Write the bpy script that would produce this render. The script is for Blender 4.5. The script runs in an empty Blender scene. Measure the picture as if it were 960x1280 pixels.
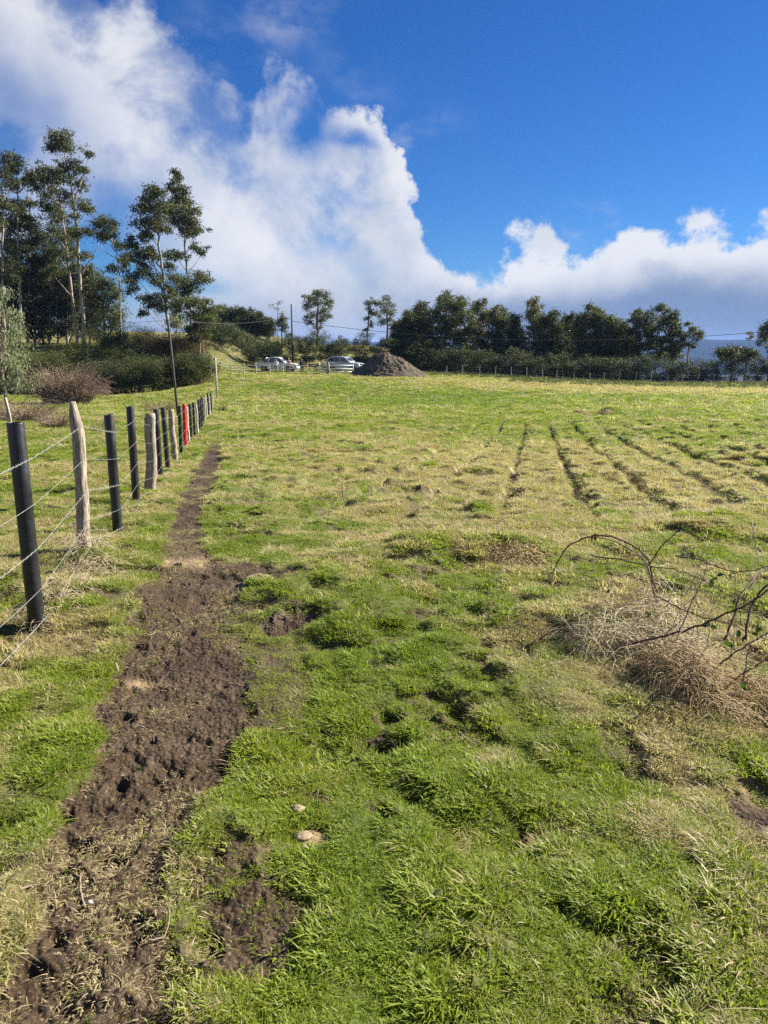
import bpy, math, random
import numpy as np
from mathutils import Vector

R = math.radians
rng = np.random.default_rng(7)
random.seed(7)
scene = bpy.context.scene

# ------------------------------------------------------------------ camera, sky, sun, exposure
PITCH = math.atan((640 - 434) / 924.4)
CAM_H = 1.6
cam_data = bpy.data.cameras.new('camera')
cam_data.sensor_fit = 'VERTICAL'; cam_data.sensor_height = 36.0; cam_data.sensor_width = 27.0
cam_data.lens = 26.0; cam_data.clip_start = 0.05; cam_data.clip_end = 30000
cam = bpy.data.objects.new('camera', cam_data)
scene.collection.objects.link(cam)
cam.location = (0, 0, CAM_H); cam.rotation_euler = (math.pi / 2 - PITCH, 0, 0)
scene.camera = cam

SUN_AZ, SUN_EL = R(66), R(33)          # azimuth clockwise from +Y (the view direction)
sun_d = bpy.data.lights.new('sun', 'SUN'); sun_d.energy = 5.0; sun_d.angle = R(0.5)
sun_d.color = (1.0, 0.93, 0.82)
sun = bpy.data.objects.new('sun', sun_d); scene.collection.objects.link(sun)
SD = Vector((math.sin(SUN_AZ) * math.cos(SUN_EL), math.cos(SUN_AZ) * math.cos(SUN_EL), math.sin(SUN_EL)))
sun.rotation_euler = (-SD).to_track_quat('-Z', 'Y').to_euler()

vs = scene.view_settings
vs.view_transform = 'Standard'; vs.look = 'None'; vs.gamma = 1.0; vs.use_curve_mapping = False
vs.exposure = 1.55

world = bpy.data.worlds.new('World'); scene.world = world; world.use_nodes = True
scene.cycles.max_bounces = 6; scene.cycles.transparent_max_bounces = 6
scene.cycles.use_adaptive_sampling = True; scene.cycles.adaptive_threshold = 0.012; scene.cycles.use_denoising = False
scene.cycles.diffuse_bounces = 2; scene.cycles.transmission_bounces = 3; scene.cycles.volume_bounces = 0


class NT:
    """small helper that writes shader nodes"""
    def __init__(s, tree): s.t = tree; s.n = tree.nodes; s.l = tree.links
    def node(s, typ, **kw):
        n = s.n.new(typ)
        for k, v in kw.items(): setattr(n, k, v)
        return n
    def put(s, sock, v):
        if isinstance(v, bpy.types.NodeSocket): s.l.new(v, sock)
        else: sock.default_value = v
    def m(s, op, a, b=None, c=None, clamp=False):
        n = s.node('ShaderNodeMath', operation=op, use_clamp=clamp)
        s.put(n.inputs[0], a)
        if b is not None: s.put(n.inputs[1], b)
        if c is not None: s.put(n.inputs[2], c)
        return n.outputs[0]
    def smooth(s, x, a, b, lo=0.0, hi=1.0):
        n = s.node('ShaderNodeMapRange', interpolation_type='SMOOTHSTEP')
        s.put(n.inputs[0], x); s.put(n.inputs[1], a); s.put(n.inputs[2], b); s.put(n.inputs[3], lo); s.put(n.inputs[4], hi)
        return n.outputs[0]
    def lin(s, x, a, b, lo=0.0, hi=1.0):
        n = s.node('ShaderNodeMapRange'); n.clamp = True
        s.put(n.inputs[0], x); s.put(n.inputs[1], a); s.put(n.inputs[2], b); s.put(n.inputs[3], lo); s.put(n.inputs[4], hi)
        return n.outputs[0]
    def mix(s, f, a, b, mode='MIX'):
        n = s.node('ShaderNodeMix', data_type='RGBA', blend_type=mode)
        s.put(n.inputs[0], f)
        for i, v in ((6, a), (7, b)):
            if isinstance(v, tuple) and len(v) == 3: v = (*v, 1)
            s.put(n.inputs[i], v)
        return n.outputs[2]
    def noise(s, vec, scale, detail=4.0, rough=0.55, dist=0.0, dim='3D'):
        n = s.node('ShaderNodeTexNoise', noise_dimensions=dim)
        if vec is not None: s.l.new(vec, n.inputs['Vector'])
        n.inputs['Scale'].default_value = scale; n.inputs['Detail'].default_value = detail
        n.inputs['Roughness'].default_value = rough; n.inputs['Distortion'].default_value = dist
        return n
    def vec(s, x, y, z=0.0):
        n = s.node('ShaderNodeCombineXYZ'); s.put(n.inputs[0], x); s.put(n.inputs[1], y); s.put(n.inputs[2], z)
        return n.outputs[0]


def ray(px, py):
    """direction of a photo pixel (960x1280) in world space, forward component 1"""
    u = (px - 480) / 924.4; v = (640 - py) / 924.4
    c, s_ = math.cos(PITCH), math.sin(PITCH)
    return np.array([u, c + v * s_, -s_ + v * c])


def azel(px, py):
    d = ray(px, py); d = d / np.linalg.norm(d)
    return math.atan2(d[0], d[1]), math.asin(d[2])


def build_sky():
    T = NT(world.node_tree); T.n.clear()
    out = T.node('ShaderNodeOutputWorld'); bg = T.node('ShaderNodeBackground')
    sky = T.node('ShaderNodeTexSky', sky_type='NISHITA')
    sky.sun_disc = False; sky.sun_elevation = SUN_EL; sky.sun_rotation = SUN_AZ
    sky.air_density = 1.0; sky.dust_density = 0.15; sky.ozone_density = 3.0; sky.altitude = 200
    hs = T.node('ShaderNodeHueSaturation'); hs.inputs['Saturation'].default_value = 1.25; hs.inputs['Value'].default_value = 1.0
    T.l.new(sky.outputs[0], hs.inputs['Color'])
    tc = T.node('ShaderNodeTexCoord')
    sep = T.node('ShaderNodeSeparateXYZ'); T.l.new(tc.outputs['Generated'], sep.inputs[0])
    az = T.m('ARCTAN2', sep.outputs[0], sep.outputs[1]); el = T.m('ARCSINE', sep.outputs[2])
    P0 = T.vec(az, el)
    # domain warp
    w = T.noise(P0, 5.0, 7, 0.6)
    ws = T.node('ShaderNodeSeparateColor'); T.l.new(w.outputs['Color'], ws.inputs[0])
    az1 = T.m('MULTIPLY_ADD', T.m('SUBTRACT', ws.outputs[0], 0.5), 0.16, az)
    el1 = T.m('MULTIPLY_ADD', T.m('SUBTRACT', ws.outputs[1], 0.5), 0.16, el)
    # cloud top outline as a curve of elevation over azimuth
    pts = [(-150, -300), (0, -250), (120, -60), (175, 0), (215, 60), (262, 110), (300, 150), (330, 105), (360, 100), (405, 135), (440, 118),
           (470, 128), (490, 170), (505, 205), (515, 240), (525, 275), (540, 310), (560, 328), (600, 322), (650, 300), (690, 300), (720, 318), (780, 300), (860, 284), (960, 266), (1150, 240)]
    ae = [azel(*p) for p in pts]
    ae.sort()
    A0, A1, E0, E1 = -0.75, 0.75, -0.1, 0.9
    fc = T.node('ShaderNodeFloatCurve'); cv = fc.mapping.curves[0]
    fc.mapping.use_clip = False
    P = [((a - A0) / (A1 - A0), (min(e, 0.88) - E0) / (E1 - E0)) for a, e in ae]
    cv.points[0].location = (0, P[0][1]); cv.points[1].location = (1, P[-1][1])
    last = 0.0
    for x, y in P:
        if 0.01 < x < 0.99 and x - last > 0.004:
            p = cv.points.new(x, y); last = x
    for p in cv.points: p.handle_type = 'AUTO'
    fc.mapping.update()
    T.l.new(T.lin(az1, A0, A1), fc.inputs['Value'])
    g = T.m('MULTIPLY_ADD', fc.outputs[0], E1 - E0, E0)
    s0 = T.m('SUBTRACT', g, el1)
    fine = T.noise(P0, 11.0, 9, 0.62)
    s1 = T.m('MULTIPLY_ADD', T.m('SUBTRACT', fine.outputs[0], 0.5), 0.21, s0)
    # the left bank of cloud is soft, the right one crisp
    soft = T.smooth(az, -0.5, 0.0, 0.06, 0.016)
    n = T.node('ShaderNodeMapRange', interpolation_type='SMOOTHSTEP')
    T.l.new(s1, n.inputs[0]); n.inputs[1].default_value = -0.012; T.l.new(soft, n.inputs[2])
    dens = n.outputs[0]

    def blob(px, py, rx, ry):
        a, e = azel(px, py)
        dx = T.m('DIVIDE', T.m('SUBTRACT', az1, a), rx / 924.0)
        dy = T.m('DIVIDE', T.m('SUBTRACT', el1, e), ry / 924.0)
        return T.m('POWER', 2.718, T.m('MULTIPLY', T.m('ADD', T.m('MULTIPLY', dx, dx), T.m('MULTIPLY', dy, dy)), -1.0))
    holes = None
    for b, k in (((130, 325, 70, 55), 1.25), ((175, 250, 60, 30), .55), ((20, 150, 75, 55), .7), ((385, 160, 26, 40), 1.1), ((445, 190, 30, 16), .9), ((100, 345, 60, 30), .6), ((350, 250, 40, 20), .25), ((250, 350, 45, 16), .8),
                 ((285, 40, 30, 60), .4)):
        h = T.m('MULTIPLY', blob(*b), k)
        holes = h if holes is None else T.m('ADD', holes, h)
    dens = T.m('MULTIPLY', dens, T.m('SUBTRACT', 1.0, holes, clamp=True))
    thn = T.noise(P0, 5.5, 8, 0.6, 0.3)
    thin = T.smooth(thn.outputs[0], 0.35, 0.55, 0.12, 1.0)
    zone = T.m('MULTIPLY', T.smooth(az, 0.10, -0.05), T.smooth(el, 0.05, 0.16))
    thin = T.m('ADD', T.m('MULTIPLY', T.m('SUBTRACT', thin, 1.0), zone), 1.0)
    dens = T.m('MULTIPLY', dens, thin)
    # wisps
    stre = T.noise(T.vec(T.m('MULTIPLY', az, 0.6), el), 16.0, 8, 0.6)
    wis = None
    for b, k in (((345, 15, 60, 38), .55), ((250, 75, 22, 40), .5), ((735, 285, 18, 16), .9), ((445, 85, 40, 22), .35), ((520, 165, 40, 26), .6), ((690, 285, 22, 7), .8)):
        h = T.m('MULTIPLY', blob(*b), k)
        wis = h if wis is None else T.m('ADD', wis, h)
    wis = T.m('MULTIPLY', T.m('MULTIPLY', wis, T.smooth(stre.outputs[0], 0.40, 0.75)), .8, clamp=True)
    dens = T.m('MAXIMUM', dens, wis)
    # shading: density a little way towards the sun darkens
    off = T.node('ShaderNodeVectorMath', operation='ADD'); T.l.new(P0, off.inputs[0]); off.inputs[1].default_value = (0.028, 0.022, 0)
    nA = T.noise(P0, 7.0, 6, 0.52); nB = T.noise(off.outputs[0], 7.0, 6, 0.52)
    rel = T.m('SUBTRACT', nA.outputs[0], nB.outputs[0])
    edge = T.smooth(s1, 0.0, 0.13, 0.22, 0.0)
    big = T.noise(P0, 2.6, 3, 0.5)
    lum = T.m('ADD', T.m('MULTIPLY', rel, 1.7), T.m('ADD', edge, T.lin(big.outputs[0], 0.3, 0.72, 0.38, 0.85)))
    bright = None
    for b, k in (((430, 250, 90, 60), .25), ((620, 335, 80, 24), .5), ((720, 345, 60, 20), .35), ((880, 318, 110, 34), .6), ((60, 60, 90, 90), .12), ((330, 330, 90, 60), .12)):
        h = T.m('MULTIPLY', blob(*b), k)
        bright = h if bright is None else T.m('ADD', bright, h)
    lum = T.m('ADD', lum, bright, clamp=True)
    base = T.m('MULTIPLY', T.smooth(az1, -0.12, 0.2), T.smooth(T.m('ADD', T.m('MULTIPLY', T.m('ADD', el1, el), .5), T.m('MULTIPLY', az1, -.06)), 0.088, 0.030))
    base2 = T.m('MULTIPLY', T.smooth(el1, 0.11, 0.02), 0.55)
    base = T.m('MAXIMUM', base, base2)
    K = 6.4
    ccol = T.mix(lum, (0.36 * K, 0.45 * K, 0.62 * K), (0.93 * K, 0.94 * K, 0.97 * K))
    ccol = T.mix(T.m('MULTIPLY', base, 0.9), ccol, (0.17 * K, 0.255 * K, 0.46 * K))
    dens = T.m('MULTIPLY', dens, 0.94)
    skyc = T.mix(1.0, hs.outputs[0], (.27, .48, .77), 'MULTIPLY')
    col = T.mix(dens, skyc, ccol)
    T.l.new(col, bg.inputs['Color']); bg.inputs['Strength'].default_value = 0.05
    T.l.new(bg.outputs[0], out.inputs[0])


build_sky()

# ------------------------------------------------------------------ numeric noise
def _hash(ix, iy, seed):
    h = (ix.astype(np.int64) * 374761393 + iy.astype(np.int64) * 668265263 + seed * 1442695041) & 0xFFFFFFFF
    h = ((h ^ (h >> 13)) * 1274126177) & 0xFFFFFFFF
    return ((h ^ (h >> 16)) & 0xFFFF) / 65535.0


def vnoise(x, y, seed=0):
    ix = np.floor(x); iy = np.floor(y); fx = x - ix; fy = y - iy
    fx = fx * fx * fx * (fx * (fx * 6 - 15) + 10); fy = fy * fy * fy * (fy * (fy * 6 - 15) + 10)
    a = _hash(ix, iy, seed); b = _hash(ix + 1, iy, seed); c = _hash(ix, iy + 1, seed); d = _hash(ix + 1, iy + 1, seed)
    return (a * (1 - fx) + b * fx) * (1 - fy) + (c * (1 - fx) + d * fx) * fy


def fbm(x, y, oct=4, seed=0, gain=0.5):
    s = 0; a = 1; t = 0
    for i in range(oct):
        ca, sa = math.cos(i * 1.3), math.sin(i * 1.3)
        s = s + a * vnoise((x * ca - y * sa) * 2.03 ** i + 17.3 * i, (x * sa + y * ca) * 2.03 ** i - 9.1 * i, seed + i); t += a; a *= gain
    return s / t


def sstep(a, b, x):
    t = np.clip((x - a) / (b - a), 0, 1); return t * t * (3 - 2 * t)


# ------------------------------------------------------------------ terrain
_g = np.arange(-60, 700, 0.25)
def _table(pts):
    z = np.interp(_g, [p[0] for p in pts], [p[1] for p in pts])
    k = np.exp(-np.linspace(-2, 2, 17) ** 2); k /= k.sum()
    return np.convolve(np.pad(z, 8, mode='edge'), k, 'valid')
TL = _table([(-60, 0.3), (0, 0), (5, 0), (6.2, -.04), (7.4, -.19), (9.4, -.37), (11, -.45), (13, -.6), (21, -1.13), (27, -1.5), (36, -1.9), (55, -2.62), (62, -2.62), (80, -1.45), (92, -1.4), (100, -1.2), (700, -1)])
TR = _table([(-60, 0.2), (0, 0), (5, 0), (10, -.32), (20, -.85), (36, -1.6), (55, -2.3), (75, -2.6), (92, -2.8), (110, -3.6), (200, -12), (400, -32), (700, -45)])


def macro(x, y):
    x = np.asarray(x, float); y = np.asarray(y, float)
    zl = np.interp(y, _g, TL); zr = np.interp(y, _g, TR)
    w = sstep(-10, 40, x)
    z = zl * (1 - w) + zr * w
    H = np.interp(x, [-150, -32, -18, -8, 11, 36], [3.2, 1.9, 2.3, 3.1, 2.9, 0.0])
    z = z + H * sstep(94, 134, y) * (1 - sstep(150, 420, y))
    lf = sstep(-17, -25, x)
    z = z - 1.2 * lf * sstep(62, 74, y) * (1 - sstep(74, 90, y))
    z = z + 3.1 * lf * sstep(76, 92, y)
    z = z + 0.5 * lf * sstep(-40, -60, x) * sstep(40, 80, y)
    d = np.sqrt(x * x + y * y)
    z = z - 46 * sstep(300, 1500, d)
    return z


def unproj(px, py):
    """ground point under a photo pixel"""
    d = ray(px, py); t = 3.0
    for _ in range(60):
        p = d * t
        gz = float(macro(p[0], p[1]))
        tn = (CAM_H - gz) / max(-d[2], 1e-4)
        t = 0.6 * t + 0.4 * min(tn, 300)
    return d[0] * t, d[1] * t


def at_depth(px, d, py=434):
    """ground x, y at a forward depth on the column of a photo pixel"""
    r = ray(px, py); return r[0] * d, r[1] * d


# the muddy track: left and right edge per photo row, turned into ground coordinates
edges = [(1420, -110, 190), (1340, -60, 200), (1280, -30, 212), (1200, 5, 215), (1100, 45, 215), (1040, 66, 235), (1000, 84, 262), (950, 112, 300), (900, 122, 322), (850, 132, 318), (800, 147, 300),
         (750, 172, 310), (715, 194, 296), (695, 202, 276), (680, 206, 262), (660, 211, 252), (640, 219, 255), (610, 233, 268), (580, 247, 276), (555, 261, 278), (535, 268, 277), (515, 272, 278), (500, 274, 279)]
EY, EL_, ER_ = [], [], []
for py, a, b in edges:
    xa, ya = unproj(a, py); xb, yb = unproj(b, py)
    EY.append((ya + yb) / 2); EL_.append(xa); ER_.append(xb)
EY = np.array(EY); EL_ = np.array(EL_); ER_ = np.array(ER_)
EY = np.concatenate([[-3, -0.5], EY, [75, 90]]); EL_ = np.concatenate([[EL_[0] - .2, EL_[0] - .1], EL_, [-15.9, -19.5]]); ER_ = np.concatenate([[ER_[0], ER_[0]], ER_, [-15.75, -19.3]])

blobs_px = [  # extra bare patches: px, py, radius across, radius along (m), strength
    (325, 1150, .14, .20, .72), (300, 1080, .16, .14, .5), (385, 1045, .08, .08, .8), (400, 995, .05, .05, .7), (330, 1190, .10, .10, .72), (272, 1090, .1, .2, .6),
    (365, 780, .22, .14, .85), (335, 760, .25, .12, .62), (300, 800, .3, .35, .5), (330, 860, .25, .35, .55), (345, 722, .26, .16, .8), (300, 712, .25, .2, .75),
    (470, 925, .13, .09, .7), (485, 900, .1, .08, .55), (600, 775, .10, .14, .5), (950, 975, .10, .07, .6), (945, 1010, .1, .12, .75), (950, 1070, .1, .15, .5), (175, 752, .06, .05, .6),
    (270, 510, .5, .6, .75), (274, 560, .2, .5, .6), (265, 505, .6, .8, .5), (410, 636, .3, .15, .5)]
BL = [(*unproj(a, b), c, d, e) for a, b, c, d, e in blobs_px]


def mud(x, y):
    n1 = fbm(x * 2.2, y * 2.2, 4, 11) - .5; n2 = fbm(x * 9, y * 9, 3, 23) - .5
    l = np.interp(y, EY, EL_); r = np.interp(y, EY, ER_)
    sc = np.clip(y / 12, .5, 1.4)
    dd = np.minimum(x - l, r - x) + (n1 * .16 + n2 * .14) * np.clip((r - l) / .5, .25, 1)
    m = sstep(-.11, .10, dd / sc)
    m = m * (1 - .72 * sstep(15, 27, y))
    # scrappy half-grassed shoulder on the right of the track
    mid = sstep(.45, .62, fbm(x * 1.7, y * 1.7, 3, 77)) * sstep(3.2, 4.2, y) * (1 - sstep(5.6, 6.6, y)) * sstep(-.1, .25, x - (l + .55 * (r - l)))
    m = m * (1 - .5 * mid)
    for bx, by, rx, ry, s in BL:
        q = ((x - bx) / rx) ** 2 + ((y - by) / ry) ** 2
        m = np.maximum(m, s * sstep(1.6, .6, q + (n1 * 1.4 + n2 * 1.2)))
    return np.clip(m, 0, 1)


# hoof holes and pockets: px, py, radius (m), depth
pits_px = [(165, 1160, .06, .05), (255, 1172, .05, .05), (205, 1215, .07, .04), (95, 1060, .06, .06), (140, 1072, .06, .06), (185, 975, .05, .04), (230, 1010, .05, .04), (75, 1240, .08, .05),
           (600, 772, .11, .10), (612, 810, .09, .08), (606, 852, .11, .10), (580, 885, .08, .08), (466, 932, .07, .07), (485, 895, .06, .05), (560, 1100, .06, .06), (575, 1195, .07, .07),
           (555, 1205, .06, .06), (580, 1130, .05, .05), (400, 750, .18, .05), (345, 785, .12, .05), (330, 795, .2, .03), (700, 1140, .05, .04), (500, 930, .07, .03), (690, 960, .06, .03),
           (950, 980, .10, .04), (930, 900, .12, .04), (175, 756, .05, .06), (210, 705, .07, .06), (385, 775, .15, .05), (560, 900, .06, .05), (430, 880, .06, .03), (640, 700, .22, .05),
           (790, 1060, .08, .03), (870, 1150, .08, .03), (730, 950, .10, .03), (660, 1050, .08, .03), (520, 990, .07, .03)]
PIT = [(*unproj(a, b), c, d) for a, b, c, d in pits_px]
for i in range(420):
    yy = 1.0 + 11 * random.random() ** 1.3
    l = np.interp(yy, EY, EL_); r = np.interp(yy, EY, ER_)
    PIT.append((l + (r - l) * random.uniform(.08, .95), yy, random.uniform(.012, .04), random.uniform(.006, .022)))
for i in range(420):
    yy = 1.5 + 10 * random.random(); PIT.append((random.uniform(-.6, .6) * yy, yy, random.uniform(.025, .06), random.uniform(.012, .035)))
PIT = np.array(PIT); PIT[:, 3] *= np.where(PIT[:, 1] < 4, .5, .7)
# tussocks and mounds: px, py, radius, height
hum_px = [(645, 690, .32, .13), (530, 685, .45, .10), (405, 735, .42, .07), (120, 745, .35, .10), (110, 700, .22, .10), (440, 700, .4, .06), (560, 690, .4, .07), (900, 665, .5, .12), (725, 518, .45, .22), (757, 516, .55, .25),
          (940, 655, .45, .14), (640, 615, .5, .08), (380, 560, .7, .08), (455, 770, .35, .05), (520, 810, .3, .05), (880, 870, .35, .06), (785, 690, .5, .08), (700, 780, .3, .05), (610, 640, .5, .06)]
HUM = np.array([(*unproj(a, b), c, d) for a, b, c, d in hum_px])


def furrow(x, y):
    u = (x - .2 * y + .3 + .12 * (fbm(x * .5, y * .5, 2, 5) - .5)) / 1.03
    f = np.abs(u - np.round(u))
    k = np.round(u)
    g = np.exp(-(f / (.13 + .05 * sstep(12, 26, y))) ** 2)
    var = sstep(.2, .6, fbm(k * 3.1, y * .35, 3, 91))
    m = sstep(6.5, 10.5, y) * (1 - .55 * sstep(30, 36, y)) * (1 - sstep(40, 46, y)) * sstep(-3.4, -2.6, u) * (.82 + .18 * var)
    return g * m, np.sin(u * 2 * math.pi + math.pi / 2) * m


def height(x, y):
    x = np.asarray(x, float); y = np.asarray(y, float)
    z = macro(x, y)
    d = np.sqrt(x * x + y * y)
    m = mud(x, y)
    near = 1 - sstep(60, 110, d)
    z = z + (fbm(x * .22, y * .22, 3, 1) - .5) * .22 * sstep(2, 14, d) * near
    z = z + (fbm(x * 1.0, y * 1.0, 3, 2) - .5) * .10 * near * (1 + 1.4 * sstep(5, 12, y)) * (1 - .7 * m)
    z = z + (fbm(x * 3.6, y * 3.6, 3, 3) - .5) * .075 * near * (1 + 1.4 * sstep(4, 12, y)) * (1 - .6 * m)
    z = z - .032 * sstep(.43, .30, fbm(x * 4.2, y * 4.2, 3, 71)) * near * (1 - m)
    z = z + (fbm(x * .06, y * .06, 3, 4) - .5) * 1.2 * sstep(100, 200, d)
    fg, fs = furrow(x, y)
    z = z - .25 * fg * (.6 + fbm(x * 2.5, y * 2.5, 2, 95)) + .045 * fs
    # mud: sunk, lumpy, trodden
    z = z - .025 * m + m * (fbm(x * 6, y * 6, 3, 31, .5) - .5) * .022 - m * np.abs(2 * fbm(x * 13, y * 13, 3, 37, .45) - 1) * .018 + m * (fbm(x * 42, y * 42, 2, 38, .5) - .5) * .010
    sel = (y > 0) & (y < 14) & (np.abs(x) < 9)
    if sel.any():
        xs, ys = x[sel], y[sel]; acc = np.zeros_like(xs)
        wx = (fbm(xs * 14, ys * 14, 3, 131) - .5) * .09; xs = xs + wx; ys = ys + (fbm(xs * 14, ys * 14, 3, 137) - .5) * .09
        order = np.argsort(ys); yo = ys[order]
        for px_, py_, r_, dp in PIT:
            a, b = np.searchsorted(yo, [py_ - 2 * r_, py_ + 2 * r_])
            ii = order[a:b]
            dx = xs[ii] - px_; dy = ys[ii] - py_
            q = (dx * dx + dy * dy) / (r_ * r_)
            acc[ii] += -dp * np.exp(-q * q) + dp * .35 * np.exp(-((np.sqrt(q) - 1.45) / .35) ** 2)
        z[sel] += acc
    for hx, hy, r_, hh in HUM:
        z = z + hh * np.exp(-((x - hx) ** 2 + (y - hy) ** 2) / (r_ * r_))
    return z


def Z(x, y): return float(height(np.array([x]), np.array([y]))[0])


# dryness and lushness of the pasture
dry_px = [(620, 570, 3.2, 5, .5), (560, 690, .7, .9, .45), (760, 700, 1.4, 2.0, .5), (830, 600, 5, 5, .4), (330, 565, 1.5, 3.2, .55), (200, 560, .8, 3.2, .55), (120, 740, .45, .6, .7), (100, 790, .4, .4, .5), (640, 575, 3, 4, .3), (700, 560, 6, 5, .35),
          (170, 850, .25, .9, .35), (650, 480, 30, 7, .95), (930, 490, 24, 8, .9), (930, 1100, .5, .8, .35), (820, 850, .4, .4, .15), (60, 620, 1.2, 2.5, .35), (420, 590, 1.8, 3.0, .3), (60, 800, .3, .4, .4), (520, 620, 1.6, 3, .35), (880, 620, 3, 3, .35),
          (40, 520, 4, 6, .5), (390, 655, 1.0, 1.2, .2), (860, 950, .7, .7, .02)]
DRY = [(*unproj(a, b), c, d, e) for a, b, c, d, e in dry_px]
lush_px = [(470, 1200, .22, .45, 1.0), (460, 1050, .22, .5, 1.), (500, 930, .3, .6, .9), (480, 830, .4, .7, .85), (600, 750, .3, .5, .7), (420, 660, 1.3, 1.6, .45), (300, 1000, .12, .25, .5), (60, 1000, .25, .6, .5), (60, 900, .35, .5, .35), (680, 1100, .3, .3, .35), (560, 500, 8, 9, .8), (420, 480, 9, 8, .5),
           (700, 495, 14, 5, .35), (300, 640, .5, 2.2, .6), (500, 690, .4, .5, .3), (440, 560, 2, 3, .15)]
LUS = [(*unproj(a, b), c, d, e) for a, b, c, d, e in lush_px]


def dryness(x, y):
    d = .03 + 1.0 * (fbm(x * 1.1, y * 1.1, 3, 41) - .5) + 1.3 * (fbm(x * 4.5, y * 4.5, 3, 47) - .5) + .6 * (fbm(x * .21, y * .21, 3, 43) - .5)
    d = d + .10 * sstep(5, 14, y) + .55 * sstep(94, 104, y)
    for bx, by, rx, ry, s in DRY: d = d + .55 * s * np.exp(-((x - bx) / rx) ** 2 - ((y - by) / ry) ** 2)
    lu = lushness(x, y)
    return np.clip(d - .55 * lu, 0, 1)


def lushness(x, y):
    l = .0 * x
    for bx, by, rx, ry, s in LUS: l = np.maximum(l, s * np.exp(-((x - bx) / rx) ** 2 - ((y - by) / ry) ** 2))
    return np.clip(l * .95 * (.1 + 1.5 * fbm(x * 2.6, y * 2.6, 4, 51)), 0, 1)


# ------------------------------------------------------------------ object helpers
def link(o): scene.collection.objects.link(o); return o


def tag(o, label=None, cat=None, group=None, kind=None):
    if label: o['label'] = label
    if cat: o['category'] = cat
    if group: o['group'] = group
    if kind: o['kind'] = kind
    return o


def empty(name, loc, label, cat, group=None, rz=0):
    o = bpy.data.objects.new(name, None); link(o); o.location = loc; o.rotation_euler = (0, 0, rz); o.empty_display_size = .2
    return tag(o, label, cat, group)


def mesh_np(name, V, F, mat, parent=None, smooth=False, attrs=None, loc=None, loop_total=None):
    """F: (n,3) or (n,4) array, or a list of such arrays"""
    me = bpy.data.meshes.new(name)
    if not isinstance(F, list): F = [F]
    F = [np.asarray(f, np.int32) for f in F if len(f)]
    V = np.asarray(V, np.float32)
    me.vertices.add(len(V)); me.vertices.foreach_set('co', V.ravel())
    loops = np.concatenate([f.ravel() for f in F]); tot = np.concatenate([np.full(len(f), f.shape[1], np.int32) for f in F])
    start = np.concatenate([[0], np.cumsum(tot)[:-1]]).astype(np.int32)
    me.loops.add(len(loops)); me.loops.foreach_set('vertex_index', loops)
    me.polygons.add(len(tot)); me.polygons.foreach_set('loop_start', start); me.polygons.foreach_set('loop_total', tot)
    if smooth: me.polygons.foreach_set('use_smooth', np.ones(len(tot), bool))
    me.update(calc_edges=True)
    for k, v in (attrs or {}).items():
        a = me.attributes.new(k, 'FLOAT', 'POINT'); a.data.foreach_set('value', np.asarray(v, np.float32))
    if mat: me.materials.append(mat)
    o = bpy.data.objects.new(name, me); link(o)
    if parent: o.parent = parent
    if loc: o.location = loc
    return o


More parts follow.
